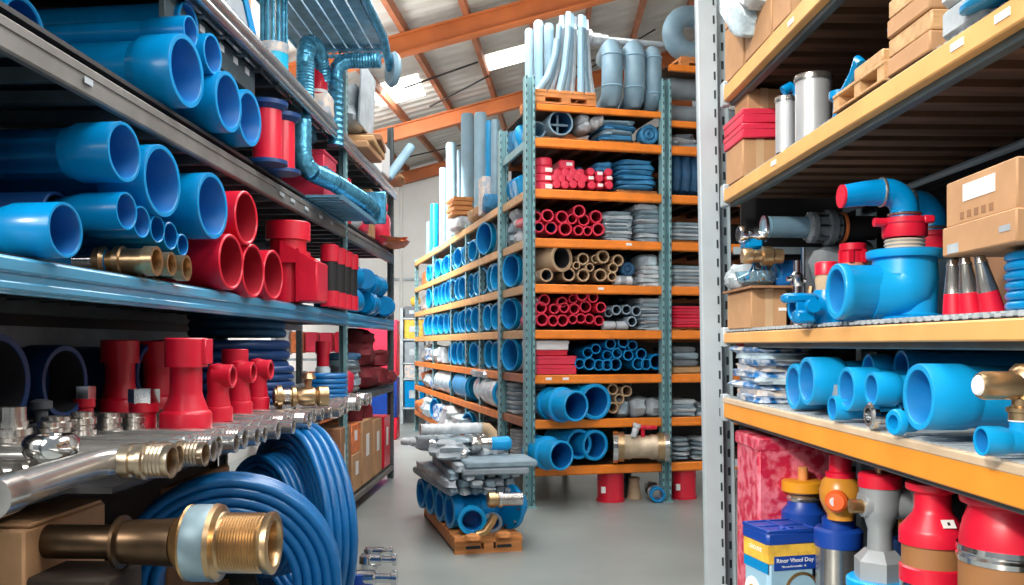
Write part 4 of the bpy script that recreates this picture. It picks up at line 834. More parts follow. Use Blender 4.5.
# ---- aisle side of the rack: rows of blue pipe mouths
SKYM = mat('bright blue mouth', (.004,.30,.64), .4)
def side_row(k, y0, y1, r, step, shelfword):
    y = y0; i = 0
    while y <= y1:
        rr = r*R.uniform(.93,1.03)
        m = MB().hollow(rr, rr*.82, -.6, 0, 22, AXN, 0, 1, deep=.16); m.lathe([(rr*.98,-.5),(rr*1.05,-.5),(rr*1.05,-.03),(rr*.98,-.03)],22,AXN,mi=2,loop=True)
        S('plastic_pipe','bright blue film-wrapped pipe mouth facing the aisle, %s along from the camera, %s' % (ORD[i], shelfword),'pipe', m, [SKY,SKYM,WRAP], MF, (R.uniform(-.03,.02), y, ZL[k]+rr*1.05+.003), R.uniform(.1,.25), 'blue pipe row facing the aisle, '+shelfword)
        y += step*R.uniform(.97,1.05); i += 1
side_row(6, 2.55, 6.2, .135, .31, 'sixth shelf up')
side_row(5, 1.32, 6.3, .158, .355, 'fifth shelf up')
side_row(4, 1.32, 6.4, .158, .35, 'fourth shelf up')
side_row(3, 1.32, 4.4, .165, .40, 'third shelf up')
def big_side(lab, k, y, r, mt=(SKY,SKYD,WRAP), z=0, x=-.05):
    t = T('plastic_pipe', lab, 'pipe', MF, (x,y,ZL[k]+r*1.06+.003+z), .3, 'large wrapped pipes at the aisle corner')
    MB().hollow(r, r*.86, -.5, 0, 28, AXN, 0, 1, deep=.3).build('barrel', list(mt[:2]), t); MB().lathe([(r*.98,-.5),(r*1.06,-.5),(r*1.06,-.06),(r*.98,-.06)],28,AXN,loop=True).build('film_wrap', mt[2], t)
big_side('large blue pipe with white film at the near end of the sixth aisle shelf', 6, 1.75, .185)
S('sack','crumpled white film sack beside the large pipe, sixth aisle shelf','sack', MB().blob(0,0,.09,.3,.36,.2,.6,.15,31), WRAPW, MF, (.2,2.2,ZL[6]))
for i in range(5): S('film_pack','%s goods in film at the far end of the %s aisle shelf' % (['orange red','cream printed','white','crumpled white','orange'][i],ORD[5-i]),'pack', MB().blob(0,0,.13,.5,.7,.28,.5,.15,90+i), [INSTR,CREAM,WRAPW,WRAPW,INSTR][i], MF, (.3,7.0,ZL[6-i]))
for i,(y,mt) in enumerate(((4.9,WRAP),(5.5,WRAPW),(6.2,PACK))): S('film_pack','film-wrapped pack on the third aisle shelf, %s past the blue pipe mouths' % ORD[i],'pack', MB().blob(0,0,.12,.5,.6,.25,.5,.15,100+i), mt, MF, (.22,y,ZL[3]),0,'film packs on the third aisle shelf')
S('film_pack','small white pack lying over the third aisle shelf pipes','pack', MB().box(0,0,.04,.3,.35,.08,.02), WRAPW, MF, (.3,1.6,ZL[3]+.34))
# wrapped long bundles on level 2
def bundle(lab, y, ln, r, mt, x=.12, rz=0):
    t = T('wrapped_bundle', lab, 'bundle', MF, (x,y,ZL[2]+r+.005), rz, 'wrapped pipe bundles on the second aisle shelf')
    prof=[(0,-ln)]; k=0
    while k*.11 < ln-.1: prof += [(r*.96,-ln+.02+k*.11),(r*1.03,-ln+.05+k*.11),(r*1.02,-ln+.09+k*.11)]; k+=1
    MB().lathe(prof+[(r*.95,-.05),(0,-.05)],26,AYN).build('film_wrap',mt,t); MB().hollow(r*.95,r*.74,-.2,0,26,AYN,0,1,deep=.15).build('blue_mouth',[SKY,SKYD],t)
bundle('white film-wrapped bundle with blue mouth at the corner of second aisle shelf', 1.18, 1.3, .175, WRAP, .09, -.05)
bundle('blue wrapped bundle, middle of the second aisle shelf', 2.72, 1.0, .17, SKY, .11)
bundle('film-wrapped bundle, far part of the second aisle shelf', 3.95, 1.3, .16, WRAP, .1)
S('film_pack','crushed white film lying over the wrapped bundles, second aisle shelf','pack', MB().blob(0,0,.03,.22,.9,.09,.4,.2,50), WRAPW, MF, (.05,2.0,ZL[2]+.335))
for i,(y,mt) in enumerate(((5.5,PACK),(6.2,WRAP))): S('film_pack','film pack on the second aisle shelf, %s past the wrapped bundles' % ORD[i],'pack', MB().blob(0,0,.12,.5,.6,.25,.5,.15,110+i), mt, MF, (.22,y,ZL[2]),0,'film packs on the second aisle shelf')
# level 1 aisle goods
for i,(y,x,sx,sy,h,mt) in enumerate(((1.6,.25,.5,.6,.24,CARDD),(2.3,.2,.45,.6,.22,GREYD),(3.1,.12,.5,.7,.27,WRAP),(3.9,.1,.5,.7,.3,WRAPW),(4.7,.12,.5,.7,.27,PACK),(5.8,.12,.5,.7,.3,WRAP),(6.5,.1,.5,.5,.26,INSTR))):
    S('film_pack','%s pack along the lowest aisle shelf, %s' % (ORD[i],['brown','dark grey','pale blue film','white film','printed','pale film','orange red'][i]),'pack', MB().blob(0,0,h/2,sx,sy,h,.55,.16,120+i), mt, MF, (x,y,ZL[1]),0,'packs on the lowest aisle shelf')
big_side('blue pipe mouth between film packs at far part of lowest aisle shelf', 1, 5.25, .16)
big_side('blue pipe mouth between film packs at near part of lowest aisle shelf', 1, 2.7, .15)
# front frame seen from the side
for i,(k,y,h) in enumerate(((8,.62,.27),(8,.87,.27),(7,.62,.24),(7,.87,.26))):
    S('blue_sack','bright blue sack squeezed at the corner of the %s, %s' % (SH[k], ['nearer','farther'][i%2]),'sack', MB().blob(0,0,h/2,.3,.24,h,.55,.12,130+i,waves=.06), [SKY,BLUEC,SKY,BLUE][i], MF, (.17,y,ZL[k]))
for i,(y,z) in enumerate(((.6,0),(.87,0),(.62,.13),(.86,.12),(.75,.24))): S('grey_sack','grey sack, %s of the five at the corner of the sixth shelf' % ['bottom front','bottom back','middle front','middle back','topmost'][i],'sack', MB().blob(0,0,.07,.3,.25,.15,.6,.12,140+i), [GREYL,GREYB][i%2], MF, (.17,y,ZL[6]+z),0,'grey sacks at the corner of the sixth shelf')
big_side('large blue pipe facing the aisle at the corner of the fifth shelf', 5, .72, .17, x=.0)
big_side('large blue pipe facing the aisle at the corner of the fourth shelf', 4, .78, .16, x=.0)
big_side('large blue pipe facing the aisle at the corner of the third shelf', 3, .76, .17, x=.0)
for i in range(7): S('flat_pack','silver film flat pack, %s up in the corner stack of the second shelf' % ORD[i],'pack', MB().box(0,0,.022,.34,.3,.042,.012), [GREYL,GREYB][i%2], MF, (.19,.82,ZL[2]+.045*i),R.uniform(-.05,.05),'flat packs at the corner of the second shelf')
for i in range(8): S('disc','pale plastic disc, %s up in the corner stack of the lowest shelf' % ORD[i],'disc', MB().lathe([(0,0),(.13,0),(.14,.01),(.14,.025),(.13,.033),(0,.033)],24), WRAPW, MF, (.17,.84,ZL[1]+.035*i),0,'pale discs at the corner of the lowest shelf')
# upright rolls on the aisle side top
for i,(px,ty,rr,mt,z) in enumerate(((495,120,4.2,DUCTG,0),(489,121,3.6,SKY,0),(480.5,113,6.4,ICE,0),(467.5,114,6.6,ICE,0),(459.5,150,2.6,DUCTG,0),(451.5,143,5.4,ICE,0),(443,168,3.6,ICE,0),(434.5,204,4.2,SKY,0),(428.5,222,2.4,DUCTG,0))):
    p = MF.onx(px, ty, .16); r = rr*MF.dep(p)/FOC; h = p.z-ZL[7]
    S('foam_roll','%s wrapped roll standing on the aisle side of the rack, %s from the camera' % ('bright blue' if mt is SKY else 'pale', ORD[i]),'roll', MB().lathe([(0,0),(r,0),(r,h-.03),(r*.85,h),(0,h)],18), mt, MF, (.16,p.y,ZL[7]),0,'tall rolls on the aisle side of the rack')
for i in range(4): S('plank','short orange plank, %s up in the pile between tall rolls' % ORD[i],'plank', MB().box(0,0,.03,.26,.4,.055,.01), PALW, MF, (-.02,3.35,ZL[7]+.2+.06*i),.1*(i%2),'short planks between the tall rolls')
S('sack','white and blue crumpled sack below the short orange planks','sack', MB().blob(0,0,.1,.28,.5,.2,.6,.12,150), WRAPW, MF, (-.0,3.35,ZL[7]))
S('carton','white carton leaning beside the blue roll on the aisle side top','box', MB().box(0,0,.21,.1,.2,.42,.01), CREAM, MF, (-.04,1.75,ZL[7]))
for i,(y,h) in enumerate(((2.0,.14),(2.35,.16),(1.55,.2))): S('cloth_bundle',['small brown bundle','tan bundle','bright blue bundle'][i]+' lying at the foot of the tall rolls, aisle side','bundle', MB().blob(0,0,h/2,.2,.3,h,.6,.12,160+i), [CARD,WOOD,BLUEC][i], MF, (-.0,y,ZL[7]))
# ================================================================== PALLET OF FITTINGS IN THE AISLE
t = T('pallet','orange brown wooden pallet on the floor carrying blue pipe stubs','pallet',PF,(.25,.75,0))
m = MB()
for i in range(9): m.box(0,-.68+.17*i,.108,.5,.13,.024,.004)
m.build('top_boards',PALW,t)
m = MB()
for sx in (-1,0,1): m.box(sx*.21,0,.055,.075,1.5,.075,.006)
m.box(0,-.735,.014,.5,.03,.028).box(0,.735,.014,.5,.03,.028).box(-.15,-.735,.06,.19,.03,.03+.05).box(.15,-.735,.06,.19,.03,.08).box(0,-.735,.09,.5,.03,.03)
m.build('base_blocks',PALW,t)
m = MB().box(-.115,-.7515,.045,.11,.004,.022,.002).box(.115,-.7515,.045,.11,.004,.022,.002); m.build('fork_slot',SLOT,t)
for i,(y,r) in enumerate(((.34,.125),(.62,.12),(.92,.12),(1.22,.12))):
    t = T('pipe_stub','blue pipe stub facing the aisle, %s from the front corner of the pallet' % ORD[i],'pipe',PF,(.02-.03*i,y,.121+r*1.04),.15,'blue stubs on the pallet')
    MB().hollow(r*.9,r*.72,-.42,0,26,AXN,0,1,deep=.2).build('barrel',[BLUE,BLUED],t); MB().lathe([(r*.88,-.08),(r*1.04,-.08),(r*1.04,0),(r*.74,0),(r*.74,-.08)],26,AXN,loop=True).build('rim',BLUE,t); MB().lathe([(r*.88,-.32),(r*1.0,-.32),(r*1.0,-.22),(r*.88,-.22)],26,AXN,loop=True).build('rim',SKY,t)
t = T('pipe_stub','blue pipe stub facing the camera at the front of the pallet','pipe',PF,(.14,.06,.121+.105),-.1); MB().hollow(.09,.072,-.2,0,26,AYN,0,1).build('barrel',[BLUE,BLUED],t); MB().lathe([(.085,-.06),(.103,-.06),(.103,0),(.075,0),(.075,-.06)],26,AYN,loop=True).build('rim',SKY,t)
t = T('pipe_stub','grey rimmed blue stub between the front stub and the blue flange','pipe',PF,(.30,.10,.121+.075),0); MB().hollow(.072,.055,-.25,0,22,AYN,0,1).build('barrel',[BLUE,BLUED],t); MB().lathe([(.05,-.02),(.074,-.02),(.074,.004),(.052,.004)],22,AYN,loop=True).build('rim',PIPEG,t)
t = T('flange','large blue flange disc standing on edge at the right of the pallet','flange',PF,(.43,.2,.121+.175),.45); MB().lathe([(0,0),(.17,0),(.175,.006),(.175,.035),(.165,.045),(.1,.05),(.1,.12),(0,.12)],32,AX).build('disc',BLUE,t)
m = MB()
for k in range(8): a=2*PI*k/8; m.lathe([(0,-.012),(.012,-.012),(.012,0)],8,AX @ tr(.145*math.cos(a),.145*math.sin(a),0))
m.build('bolt_ring',STEEL,t)
t = T('steel_coupling','short steel pipe with brass cap lying in front of the blue flange','coupling',PF,(.24,.02,.38),-.1); MB().lathe([(0,0),(.045,0),(.058,.015),(.058,.06),(.05,.065),(.05,.08),(.06,.085),(.06,.11),(.048,.115),(.048,.26),(0,.26)],22,AX,mis=[1]*6+[0]*4).build('barrel',[STEEL,BRASS],t)
t = T('copper_elbow','small copper elbow on the front of the pallet','fitting',PF,(.19,-.05,.122)); MB().tube([(-.04,0,.02),(.02,0,.04),(.07,0,.11),(.09,0,.16)],.03,14).build('body',BRONZE,t)
for i,(x,y) in enumerate(((.1,-.07),(.33,-.03))): S('brown_cap',['left','right'][i]+' flat brown cap on the front board of the pallet','cap',MB().lathe([(0,0),(.06,0),(.055,.025),(.03,.035),(0,.035)],20),PALW,PF,(x+.02,y+.01,.121),0,'brown caps on the pallet')
# grey rectangular tube stock laid over the stubs
q = random.Random(5); z = .39
for lay in range(4):
    for i in range(6):
        w = .085; x = -.02+i*.09+(.07 if lay > 1 else 0)+.03*(lay==3); 
        S('grey_profile','grey film-wrapped profile, %s from left in layer %s of the bundle on the pallet' % (ORD[i],['one','two','three','four'][lay]),'profile', MB().blob(0,0,.03,w*1.03,1.35-.12*lay,.062,.28,.05,i+lay*7), [GREYB,GREYL][(i+lay)%2], PF, (x,.8+q.uniform(-.05,.05)-.05*lay,z+.058*lay), q.uniform(-.02,.02)+(.06 if lay<2 else -.02),'grey profiles on the pallet')
S('grey_slab','long grey slab overhanging the right side of the pallet bundle','slab', MB().box(0,0,.025,.54,.40,.05,.012), GREYB, PF, (.37,.27,.60), -.03)
S('grey_slab','second grey slab right under the overhanging slab','slab', MB().box(0,0,.025,.5,.40,.05,.012), GREYC, PF, (.33,.27,.548), -.05)
q = random.Random(9)
k = 0
for i in range(16):
    x = q.uniform(-.08,.42); y = q.uniform(.25,1.3); zz = .64+q.uniform(0,.08)*(1 if i > 6 else 0); a = q.uniform(0,3.14); l = q.uniform(.14,.26); r = q.uniform(.03,.045)
    prof=[(0,0),(r,0),(r*1.1,.02),(r*1.1,.045),(r*.8,.05),(r*.8,l*.45),(r*1.05,l*.5),(r*1.05,l*.6),(r*.75,l*.65),(r*.9,l*.9),(r*.9,l),(0,l)]
    S('loose_fitting','loose silver fitting, %s from the front of the heap on the grey bundle' % ORD[i],'fitting', MB().lathe(prof,14,tr(0,0,r)@rotm(0,PI/2,0)), [STEEL,CHROME,WRAPW][i%3], PF, (x,.3+i*.062,zz), a, 'loose fittings on the pallet', 0, q.uniform(-.25,.1))
for i in range(5): S('film_scrap','crumpled clear film lump, %s from the front of the fittings heap' % ORD[i],'film', MB().blob(0,0,.06,.26,.3,.13,.6,.25,170+i), [GREYL,GREYB,WRAP][i%3], PF, (.02+.09*(i%3),.4+.18*i,.64), i*.7,'film lumps on the pallet heap')
t = T('white_pipe','white ribbed pipe with brown elbow lying on top of the pallet heap','pipe',PF,(-.06,.75,.83),.05); pp,rr=corr([(-.08,0,0),(.42,0,0)],.045,.06,.05); MB().tube(pp,rr,16).build('barrel',WRAPW,t); MB().tube([(.42,0,0),(.47,0,-.005),(.505,-.01,-.04),(.51,-.01,-.10)],.045,16).build('elbow',TAN,t,label='brown elbow')
t = T('blue_ended_fitting','silver fitting with bright blue end on the right of the pallet heap','fitting',PF,(.2,.42,.74),.05); MB().lathe([(0,0),(.05,0),(.06,.02),(.06,.06),(.045,.08),(.05,.16),(0,.16)],18,AX).build('body',STEEL,t); MB().lathe([(0,.16),(.05,.16),(.055,.3),(.04,.32),(0,.31)],18,AX).build('blue_end',SKY,t)

# ================================================================== RIGHT RACK
XR = .947; XB = 1.56
kr = T('storage_rack','pale grey rack with ochre beams close on the right of the aisle','rack',RF,(XR,3.7,0))
def rr_(name, mb, mats, label=None, smooth=True): return mb.build(name, mats, kr, tr(-XR,-3.7,0), smooth, label)
SHR = Matrix(((1,0,-.017,.017*1.5),(0,1,0,0),(0,0,1,0),(0,0,0,1)))
m = MB(); m.box(.925,3.70,1.6,.082,.035,3.2,.004,SHR,0); m.box(.993,3.735,1.6,.058,.02,3.2,.003,SHR,1); m.box(.925,3.75,1.6,.06,.05,3.2,0,SHR,1)
for i in range(40):
    m.box(.952,3.6815,.05+i*.078,.007,.003,.034,0,SHR,2); m.box(.997,3.7245,.03+i*.078,.010,.003,.034,0,SHR,2)
rr_('upright', m, [WHITEP, GREYP, SLOT])
for x, y in ((.925,.35),(XB+.02,3.7),(XB+.02,.35)):
    m = MB().box(x,y,1.6,.07,.05,3.2,.004); rr_('upright', m, GREYP)
for z in (.45,1.0,1.9,2.7): rr_('brace', MB().box((XR+XB)/2+.05,3.74,z,.55,.02,.03), GREYP)
RL = {'low':(.50,.07),'B':(1.285,.08),'M':(1.557,.05),'U':(2.14,.06),'T':(2.56,.07)}
RBEAM = {}
for k,(z,h) in RL.items():
    m = MB().box(XR+.0175,1.97,z-h/2-.004,.035,3.24,h-.008,.004,mi=0).box(XR+.042,1.97,z-h-.006,.03,3.24,.022,.003,mi=1)
    if k in 'B': m.box(XR+.020,1.97,z-.010,.046,3.24,.022,.004,mi=2)
    RBEAM[k] = rr_('beam', m, [OCHRE if k != 'B' else mat('orange ochre beam paint',(.85,.32,.03),.45,var=.1), DTEAL, DECKL])
    m = MB().box(XR+.012,3.61,z-h/2,.03,.05,h+.03,.004); rr_('beam_bracket', m, WHITEP)
    rr_('beam', MB().box(XB,2.0,z-h/2-.02,.04,3.3,h+.03,.004), DARK, 'dark rear beam')
    m = MB(); y = .45
    m.box((XR+XB)/2,2.0,z-.008,XB-XR-.02,3.3,.01,mi=0)
    while y < 3.62:
        m.box((XR+XB)/2,y,z-.030,XB-XR-.03,.075,.022,mi=1); y += .135
    if k in 'BM':
        y = .4
        while y < 3.64: m.box((XR+XB)/2,y,z-.001,XB-XR-.02,.022,.008,mi=2); y += .038
    rr_('shelf_deck', m, [DARK, DECKD, GREYL], smooth=False)
    if k in 'TUM':
        m = MB(); y = .4
        m.box(XR+.040,1.97,z+.001,.012,3.24,.006)
        while y < 3.6: m.box(XR+.030,y,z+.003,.014,.018,.009); y += .03
        rr_('deck_edge', m, GREYL, 'perforated galvanised deck edge', False)
m = MB().tube([(1.45,.5,2.05),(1.45,3.6,2.05)],.012,8).tube([(1.0,1.55,2.055),(1.55,1.55,2.055)],.012,8); rr_('stay_bar', m, GREYP)
for y,z,k in ((1.62,2.11,'U'),(1.78,2.11,'U'),(2.78,2.52,'T'),(2.95,2.11,'U')): MB().box(XR-.001,y,z,.002,.05,.016).build('price_tag', PAPER, RBEAM[k], label='small white price tag')
rr_('shade_sheet', MB().box(1.37,3.78,1.85,.60,.012,2.7), DARK, 'dark sheet closing the far end')  # black sheet added so the far end looks shaded
rr_('dark_backing', MB().box(1.66,2.0,1.6,.02,3.6,3.2), DARK, 'dark panel closing the back of the rack')  # shade at the rear, put in as a black sheet
def rpx(px, py, x=XR+.02): return RF.onx(px, py, x)
def rbox(lab, y0, y1, x0, x1, z0, z1, mt, name='cardboard_box', cat='box', group=None, tape=True, rz=0, tag_=None, b=.004):
    t = T(name, lab, cat, RF, ((x0+x1)/2,(y0+y1)/2,z0), rz, group); sx,sy,h = x1-x0,y1-y0,z1-z0
    ct = MB().box(0,0,h/2,sx,sy,h,b).build('carton', mt, t)
    if tape:
        MB().box(0,0,h/2,.03 if sx < sy else sx+.002,sy+.002 if sx < sy else .03,h+.002).build('tape', TAPE, ct)
    if tag_: MB().box(*tag_).build('label_patch', PAPER, ct)
    return t
# -- T shelf
zt = RL['T'][0]+.006
rbox('cardboard box at the far left of the top right shelf',3.36,3.62,.96,1.15,zt,zt+.22,CARD)
rbox('cardboard box upon the far left box, top right shelf',3.34,3.62,.96,1.15,zt+.222,zt+.5,CARD)
rbox('low cardboard box beneath the white sacks, top right shelf',3.02,3.33,.96,1.15,zt,zt+.14,CARD)
rbox('cardboard box with open flap at right of the white sacks, top shelf',2.82,3.0,.96,1.14,zt,zt+.3,CARD)
for i,(y,z,l,a) in enumerate(((3.33,.2,.34,.7),(3.2,.26,.34,.8),(3.1,.36,.4,.8),(3.42,.42,.3,.6))):
    S('film_sack','shiny white sack, %s of the four slumped over the cardboard boxes' % ['lowest','second lowest','second highest','topmost'][i],'sack', MB().blob(0,0,0,.16,l,.13,.6,.12,200+i), WRAPW if i%2 else WRAP, RF, (.965,y,zt+z),0,'white sacks on the top right shelf',a)
S('film_sack','blue tinted film sack next to the flapped box, top right shelf','sack', MB().blob(0,0,.12,.2,.16,.24,.6,.12,210), WRAP, RF, (1.05,2.7,zt))
# -- U shelf
zu = RL['U'][0]+.006
rbox('brown cardboard box at the bottom of the red box stack',3.38,3.62,.965,1.10,zu,zu+.145,CARD)
for i in range(2): 
    t = T('red_box',['lower','upper'][i]+' flat red box in the stack on the upper right shelf','box',RF,(1.035,3.50,zu+.147+.057*i),0,'flat red boxes on the upper right shelf'); MB().box(0,0,.027,.15,.27,.054,.004).build('tray',PINK,t); MB().box(0,0,.043,.155,.275,.024,.004).build('lid',PINK,t)
rbox('brown cardboard box on top of the red boxes',3.40,3.58,.99,1.12,zu+.262,zu+.345,CARD)
def can(lab, px, base, top, rp_, extra=None):
    y = (zu-CAM_H)*FOC/(HY-base); x = (px-491)/FOC*y; r = rp_/FOC*y; h = (HY-top)/FOC*y+CAM_H-zu
    t = T('metal_can', lab, 'can', RF, (x,y,zu), 0)
    MB().lathe([(0,0),(r*.96,0),(r*.96,h*.9),(0,h*.9)],28).build('body', TIN, t)
    MB().lathe([(0,h*.9),(r*1.02,h*.9),(r*1.04,h*.94),(r*1.0,h*.985),(r*.9,h),(0,h)],28).build('lid', STEEL, t)
    return t,r,h
t,r,h = can('large silver can with lid on the upper right shelf',816,143,73,18.5)
t2,r,h = can('small silver can with blue spout beside the large silver can',788,152,95,10.5)
MB().tube([(r*.9,-.0,.02),(r*1.3,-.0,h*.5),(r*1.3,0,h*.9),(r*1.1,0,h*1.12),(r*.4,0,h*1.18),(-.01,-.0,h*1.1)],.017,12).build('spout',BLUE,t2)
p = rpx(836,100,1.0); t = T('blue_tap','blue plastic tap beside the large silver can','tap',RF,(p.x,2.52,zu)); MB().lathe([(0,0),(.02,0),(.018,.05),(.03,.06),(.03,.08),(0,.08)],14).build('base',BLUE,t); MB().tube([(0,0,.06),(.0,-.05,.075),(.0,-.1,.10),(.0,-.13,.13),(.0,-.15,.11)],.014,10).build('spout',BLUE,t)
def toy_pallet(lab, y0, y1, x0, x1, h):
    t = T('pallet', lab, 'pallet', RF, ((x0+x1)/2,(y0+y1)/2,zu),0); sy=y1-y0; sx=x1-x0
    MB().box(0,0,h*.9,sx,sy,h*.2,.002).box(0,0,h*.07,sx,sy,h*.14,.002).build('deck_boards',WOOD,t)
    for i in range(3): MB().box(0,-sy/2+.02+(sy-.04)*i/2,h*.47,sx*.96,.04,h*.7).build('block',WOOD,t)
toy_pallet('small pale wooden pallet with hand holes on the upper right shelf',2.14,2.46,.955,1.12,.05)
rbox('flat pale box lying on the small wooden pallet',2.16,2.33,.962,1.1,zu+.051,zu+.085,WOOD,'flat_box',tape=False)
t = T('blue_tube','blue tube lying behind the flat pale box on upper right shelf','tube',RF,(1.08,2.2,zu+.16)); MB().lathe([(0,-.16),(.018,-.16),(.022,-.1),(.022,.1),(.018,.16),(0,.16)],14,rotm(PI/2+.25,0,0)).build('barrel',BLUE,t)
S('box','dark support box beneath the blue tube on upper right shelf','box',MB().box(0,0,.065,.1,.2,.13,.004),CARDD,RF,(1.18,2.24,zu))
for i in range(4): rbox('flat brown box, %s up in the stack of four on the upper right shelf' % ORD[i],1.92,2.13,.96+.004*(i%2),1.09,zu+.047*i,zu+.047*i+.045,WOOD if i%2 else CARD,'flat_box',group='stack of four brown boxes',tape=False)
for i in range(3): S('film_pack','grey film-wrapped pack, %s in the stack beside the brown boxes' % ['bottom','middle','top'][i],'pack', MB().box(0,0,.035,.13,.17,.07,.012), [GREYL,WRAPW,GREYL][i], RF, (1.03,1.80,zu+.071*i),.05*i,'film packs on the upper right shelf')
for i in range(3): S('blue_pouch','bright blue flat pouch, %s at the near end of the upper right shelf' % ['lowest','middle','topmost'][i],'pouch', MB().blob(0,0,.015,.10,.3,.03,.4,.1,220+i), SKY, RF, (.985,1.62-.02*i,zu+.005+.03*i),.1*i,'blue pouches on the upper right shelf',.08)
# -- M shelf
zm = RL['M'][0]+.006
rbox('cardboard box under the chrome clutter on the middle right shelf',3.27,3.6,.965,1.10,zm,zm+.145,CARD,tag_=(.05,-.1665,.07,.03,.002,.012))
S('cardboard_flap','flat cardboard sheet lying on the box under the chrome clutter','sheet', MB().box(0,0,.004,.2,.4,.008), CARDD, RF, (1.05,3.42,zm+.147))
S('paper_sheet','white paper sheet on the middle right shelf before the box','sheet', MB().box(0,0,.001,.2,.3,.002), PAPER, RF, (1.08,2.95,zm))
def ry(px, py, y): return RF.ony(px, py, y)
# clutter on the box: all lie around y=3.2-3.45
p = ry(764,227,3.25); s = 3.25/FOC
t = T('pipe_coupling','long dark coupling with clear blue tube end on the cardboard box','coupling',RF,p,.05); MB().hollow(.040,.034,0,.17,22,AX @ tr(0,0,0),0,1).build('clear_tube',[GLASSB,ICE],t); MB().lathe([(0,.02),(.035,.02),(.035,.165),(0,.165)],22,AX).build('inner_core',BLUEK,t); MB().lathe([(.034,-.004),(.042,-.004),(.042,.006),(.034,.006)],22,AX,loop=True).build('rim',CHROME,t)
MB().lathe([(0,.16),(.045,.16),(.058,.17),(.058,.19),(.048,.195),(.05,.23),(.066,.235),(.066,.26),(.05,.265),(.055,.28),(0,.28)],24,AX).build('flange_ring',GREYD,t)
MB().lathe([(0,.27),(.045,.27),(.045,.42),(.03,.43),(0,.43)],22,AX).build('black_body',DARK,t); m = MB()
for k in range(8): a=2*PI*k/8; m.tube([Vector((.165,.052*math.cos(a),.052*math.sin(a))),Vector((.275,.056*math.cos(a),.056*math.sin(a)))],.005,6)
m.build('bolt',CHROME,t)
MB().lathe([(.05,.29),(.058,.29),(.058,.3),(.05,.3)],24,AX,loop=True).build('orange_seal',INSTR,t)
p = ry(738,234,3.32); t = T('cap_coupling','clear capped steel coupling left of the clear blue tube','coupling',RF,p,.1); MB().lathe([(0,0),(.028,0),(.032,.01),(.032,.03),(.024,.035),(.024,.06),(.03,.07),(.03,.11),(0,.11)],20,AX).build('body',CHROME,t)
p = ry(742,256,3.28); t = T('brass_coupling','brass coupling in film below the clear capped coupling','coupling',RF,p,.0); MB().lathe([(0,0),(.026,0),(.03,.01),(.03,.035),(.024,.04),(.024,.07),(.036,.075),(.036,.11),(.028,.115),(.028,.15),(0,.15)],20,AX).build('body',BRASS,t)
S('blue_block','small blue block wedged between the steel and brass couplings','block', MB().box(0,0,0,.07,.08,.05,.01), BLUE, RF, ry(752,243,3.35))
t = T('glass_bowl','clear bowl of wire and blue clips on the cardboard box','bowl',RF,(1.02,3.38,zm+.156)); MB().lathe([(.03,0),(.07,.02),(.085,.06),(.08,.06),(.065,.022),(0,.006)],24).build('bowl',GLASSB,t); m = MB()
for k in range(7): a=k*.9; m.tube([(.07*math.cos(a),.07*math.sin(a),.02),(.0,.0,.07),(.08*math.cos(a+2),.08*math.sin(a+2),.03)],.005,6)
m.build('wire',CHROME,t); m=MB()
for k in range(3): m.tube([(-.05+.04*k,-.05,.03),(-.03+.04*k,-.06,.09),(-.02+.05*k,-.06,.03)],.008,8)
m.build('blue_clip',BLUE,t)
S('film_sack','clear crumpled film sack at the left of the cardboard box','sack', MB().blob(0,0,.045,.13,.14,.10,.7,.2,231), GREYL, RF, (1.0,3.5,zm+.156))
S('red_cap','red knob at the far left behind the film sack','knob', MB().blob(0,0,.04,.07,.07,.08,.9), RED, RF, (1.0,3.66,zm+.19)) if False else None
S('film_sack','dark film sack of fittings behind the long dark coupling','sack', MB().blob(0,0,.16,.3,.25,.32,.7,.15,232), GREYD, RF, (1.33,3.3,zm))
S('blue_block','blue clip block beneath the long dark coupling','block', MB().box(0,0,.05,.08,.08,.1,.015), BLUED, RF, (1.12,3.35,zm+.156))
t = T('chrome_tap','small chrome tap standing between the box and the blue valve','tap',RF,(1.06,3.05,zm)); MB().lathe([(0,0),(.022,0),(.016,.06),(.014,.14),(.022,.15),(.022,.18),(.012,.19),(.012,.23),(0,.23)],14).build('body',CHROME,t); MB().tube([(-.035,0,.165),(.0,0,.17),(.03,0,.16)],.009,8).build('handle',CHROME,t)
S('steel_rod','thin steel rod leaning behind the small chrome tap','rod', MB().lathe([(0,0),(.008,0),(.008,.28),(0,.28)],8), CHROME, RF, (1.1,3.1,zm))
# small blue valve with red cap
t = T('blue_valve','small blue tee valve with red cap beside the big blue tee','valve',RF,(1.0,2.62,zm))
MB().hollow(.042,.03,-.02,.085,22,tr(-.02,0,.05) @ AXN,0,1).lathe([(0,0),(.042,0),(.042,.08),(.036,.1),(0,.1)],22).build('tee_body',[BLUE,BLUED],t)
MB().hollow(.042,.03,-.05,.07,22,tr(.05,0,.045) @ AX,0,1).build('outlet',[BLUE,BLUED],t); MB().lathe([(0,.09),(.03,.09),(.033,.13),(.03,.15),(0,.15)],20).build('collar',TAN,t); MB().lathe([(0,.145),(.034,.145),(.034,.178),(.03,.184),(0,.184)],20).build('red_cap',RED,t)
MB().box(-.09,-.02,.075,.10,.05,.028,.008).box(-.08,-.03,.02,.06,.05,.04,.008).lathe([(0,0),(.02,0),(.02,.03),(0,.03)],14,tr(-.07,-.06,.05) @ AYN).build('bracket',BLUE,t)
S('brass_key','small brass and silver key leaning by the blue valve','key', MB().tube([(0,0,.0),(.02,0,.06),(.03,0,.12)],.011,8).blob(.0,0,.01,.05,.03,.02,.6), BRASS, RF, (.97,2.75,zm))
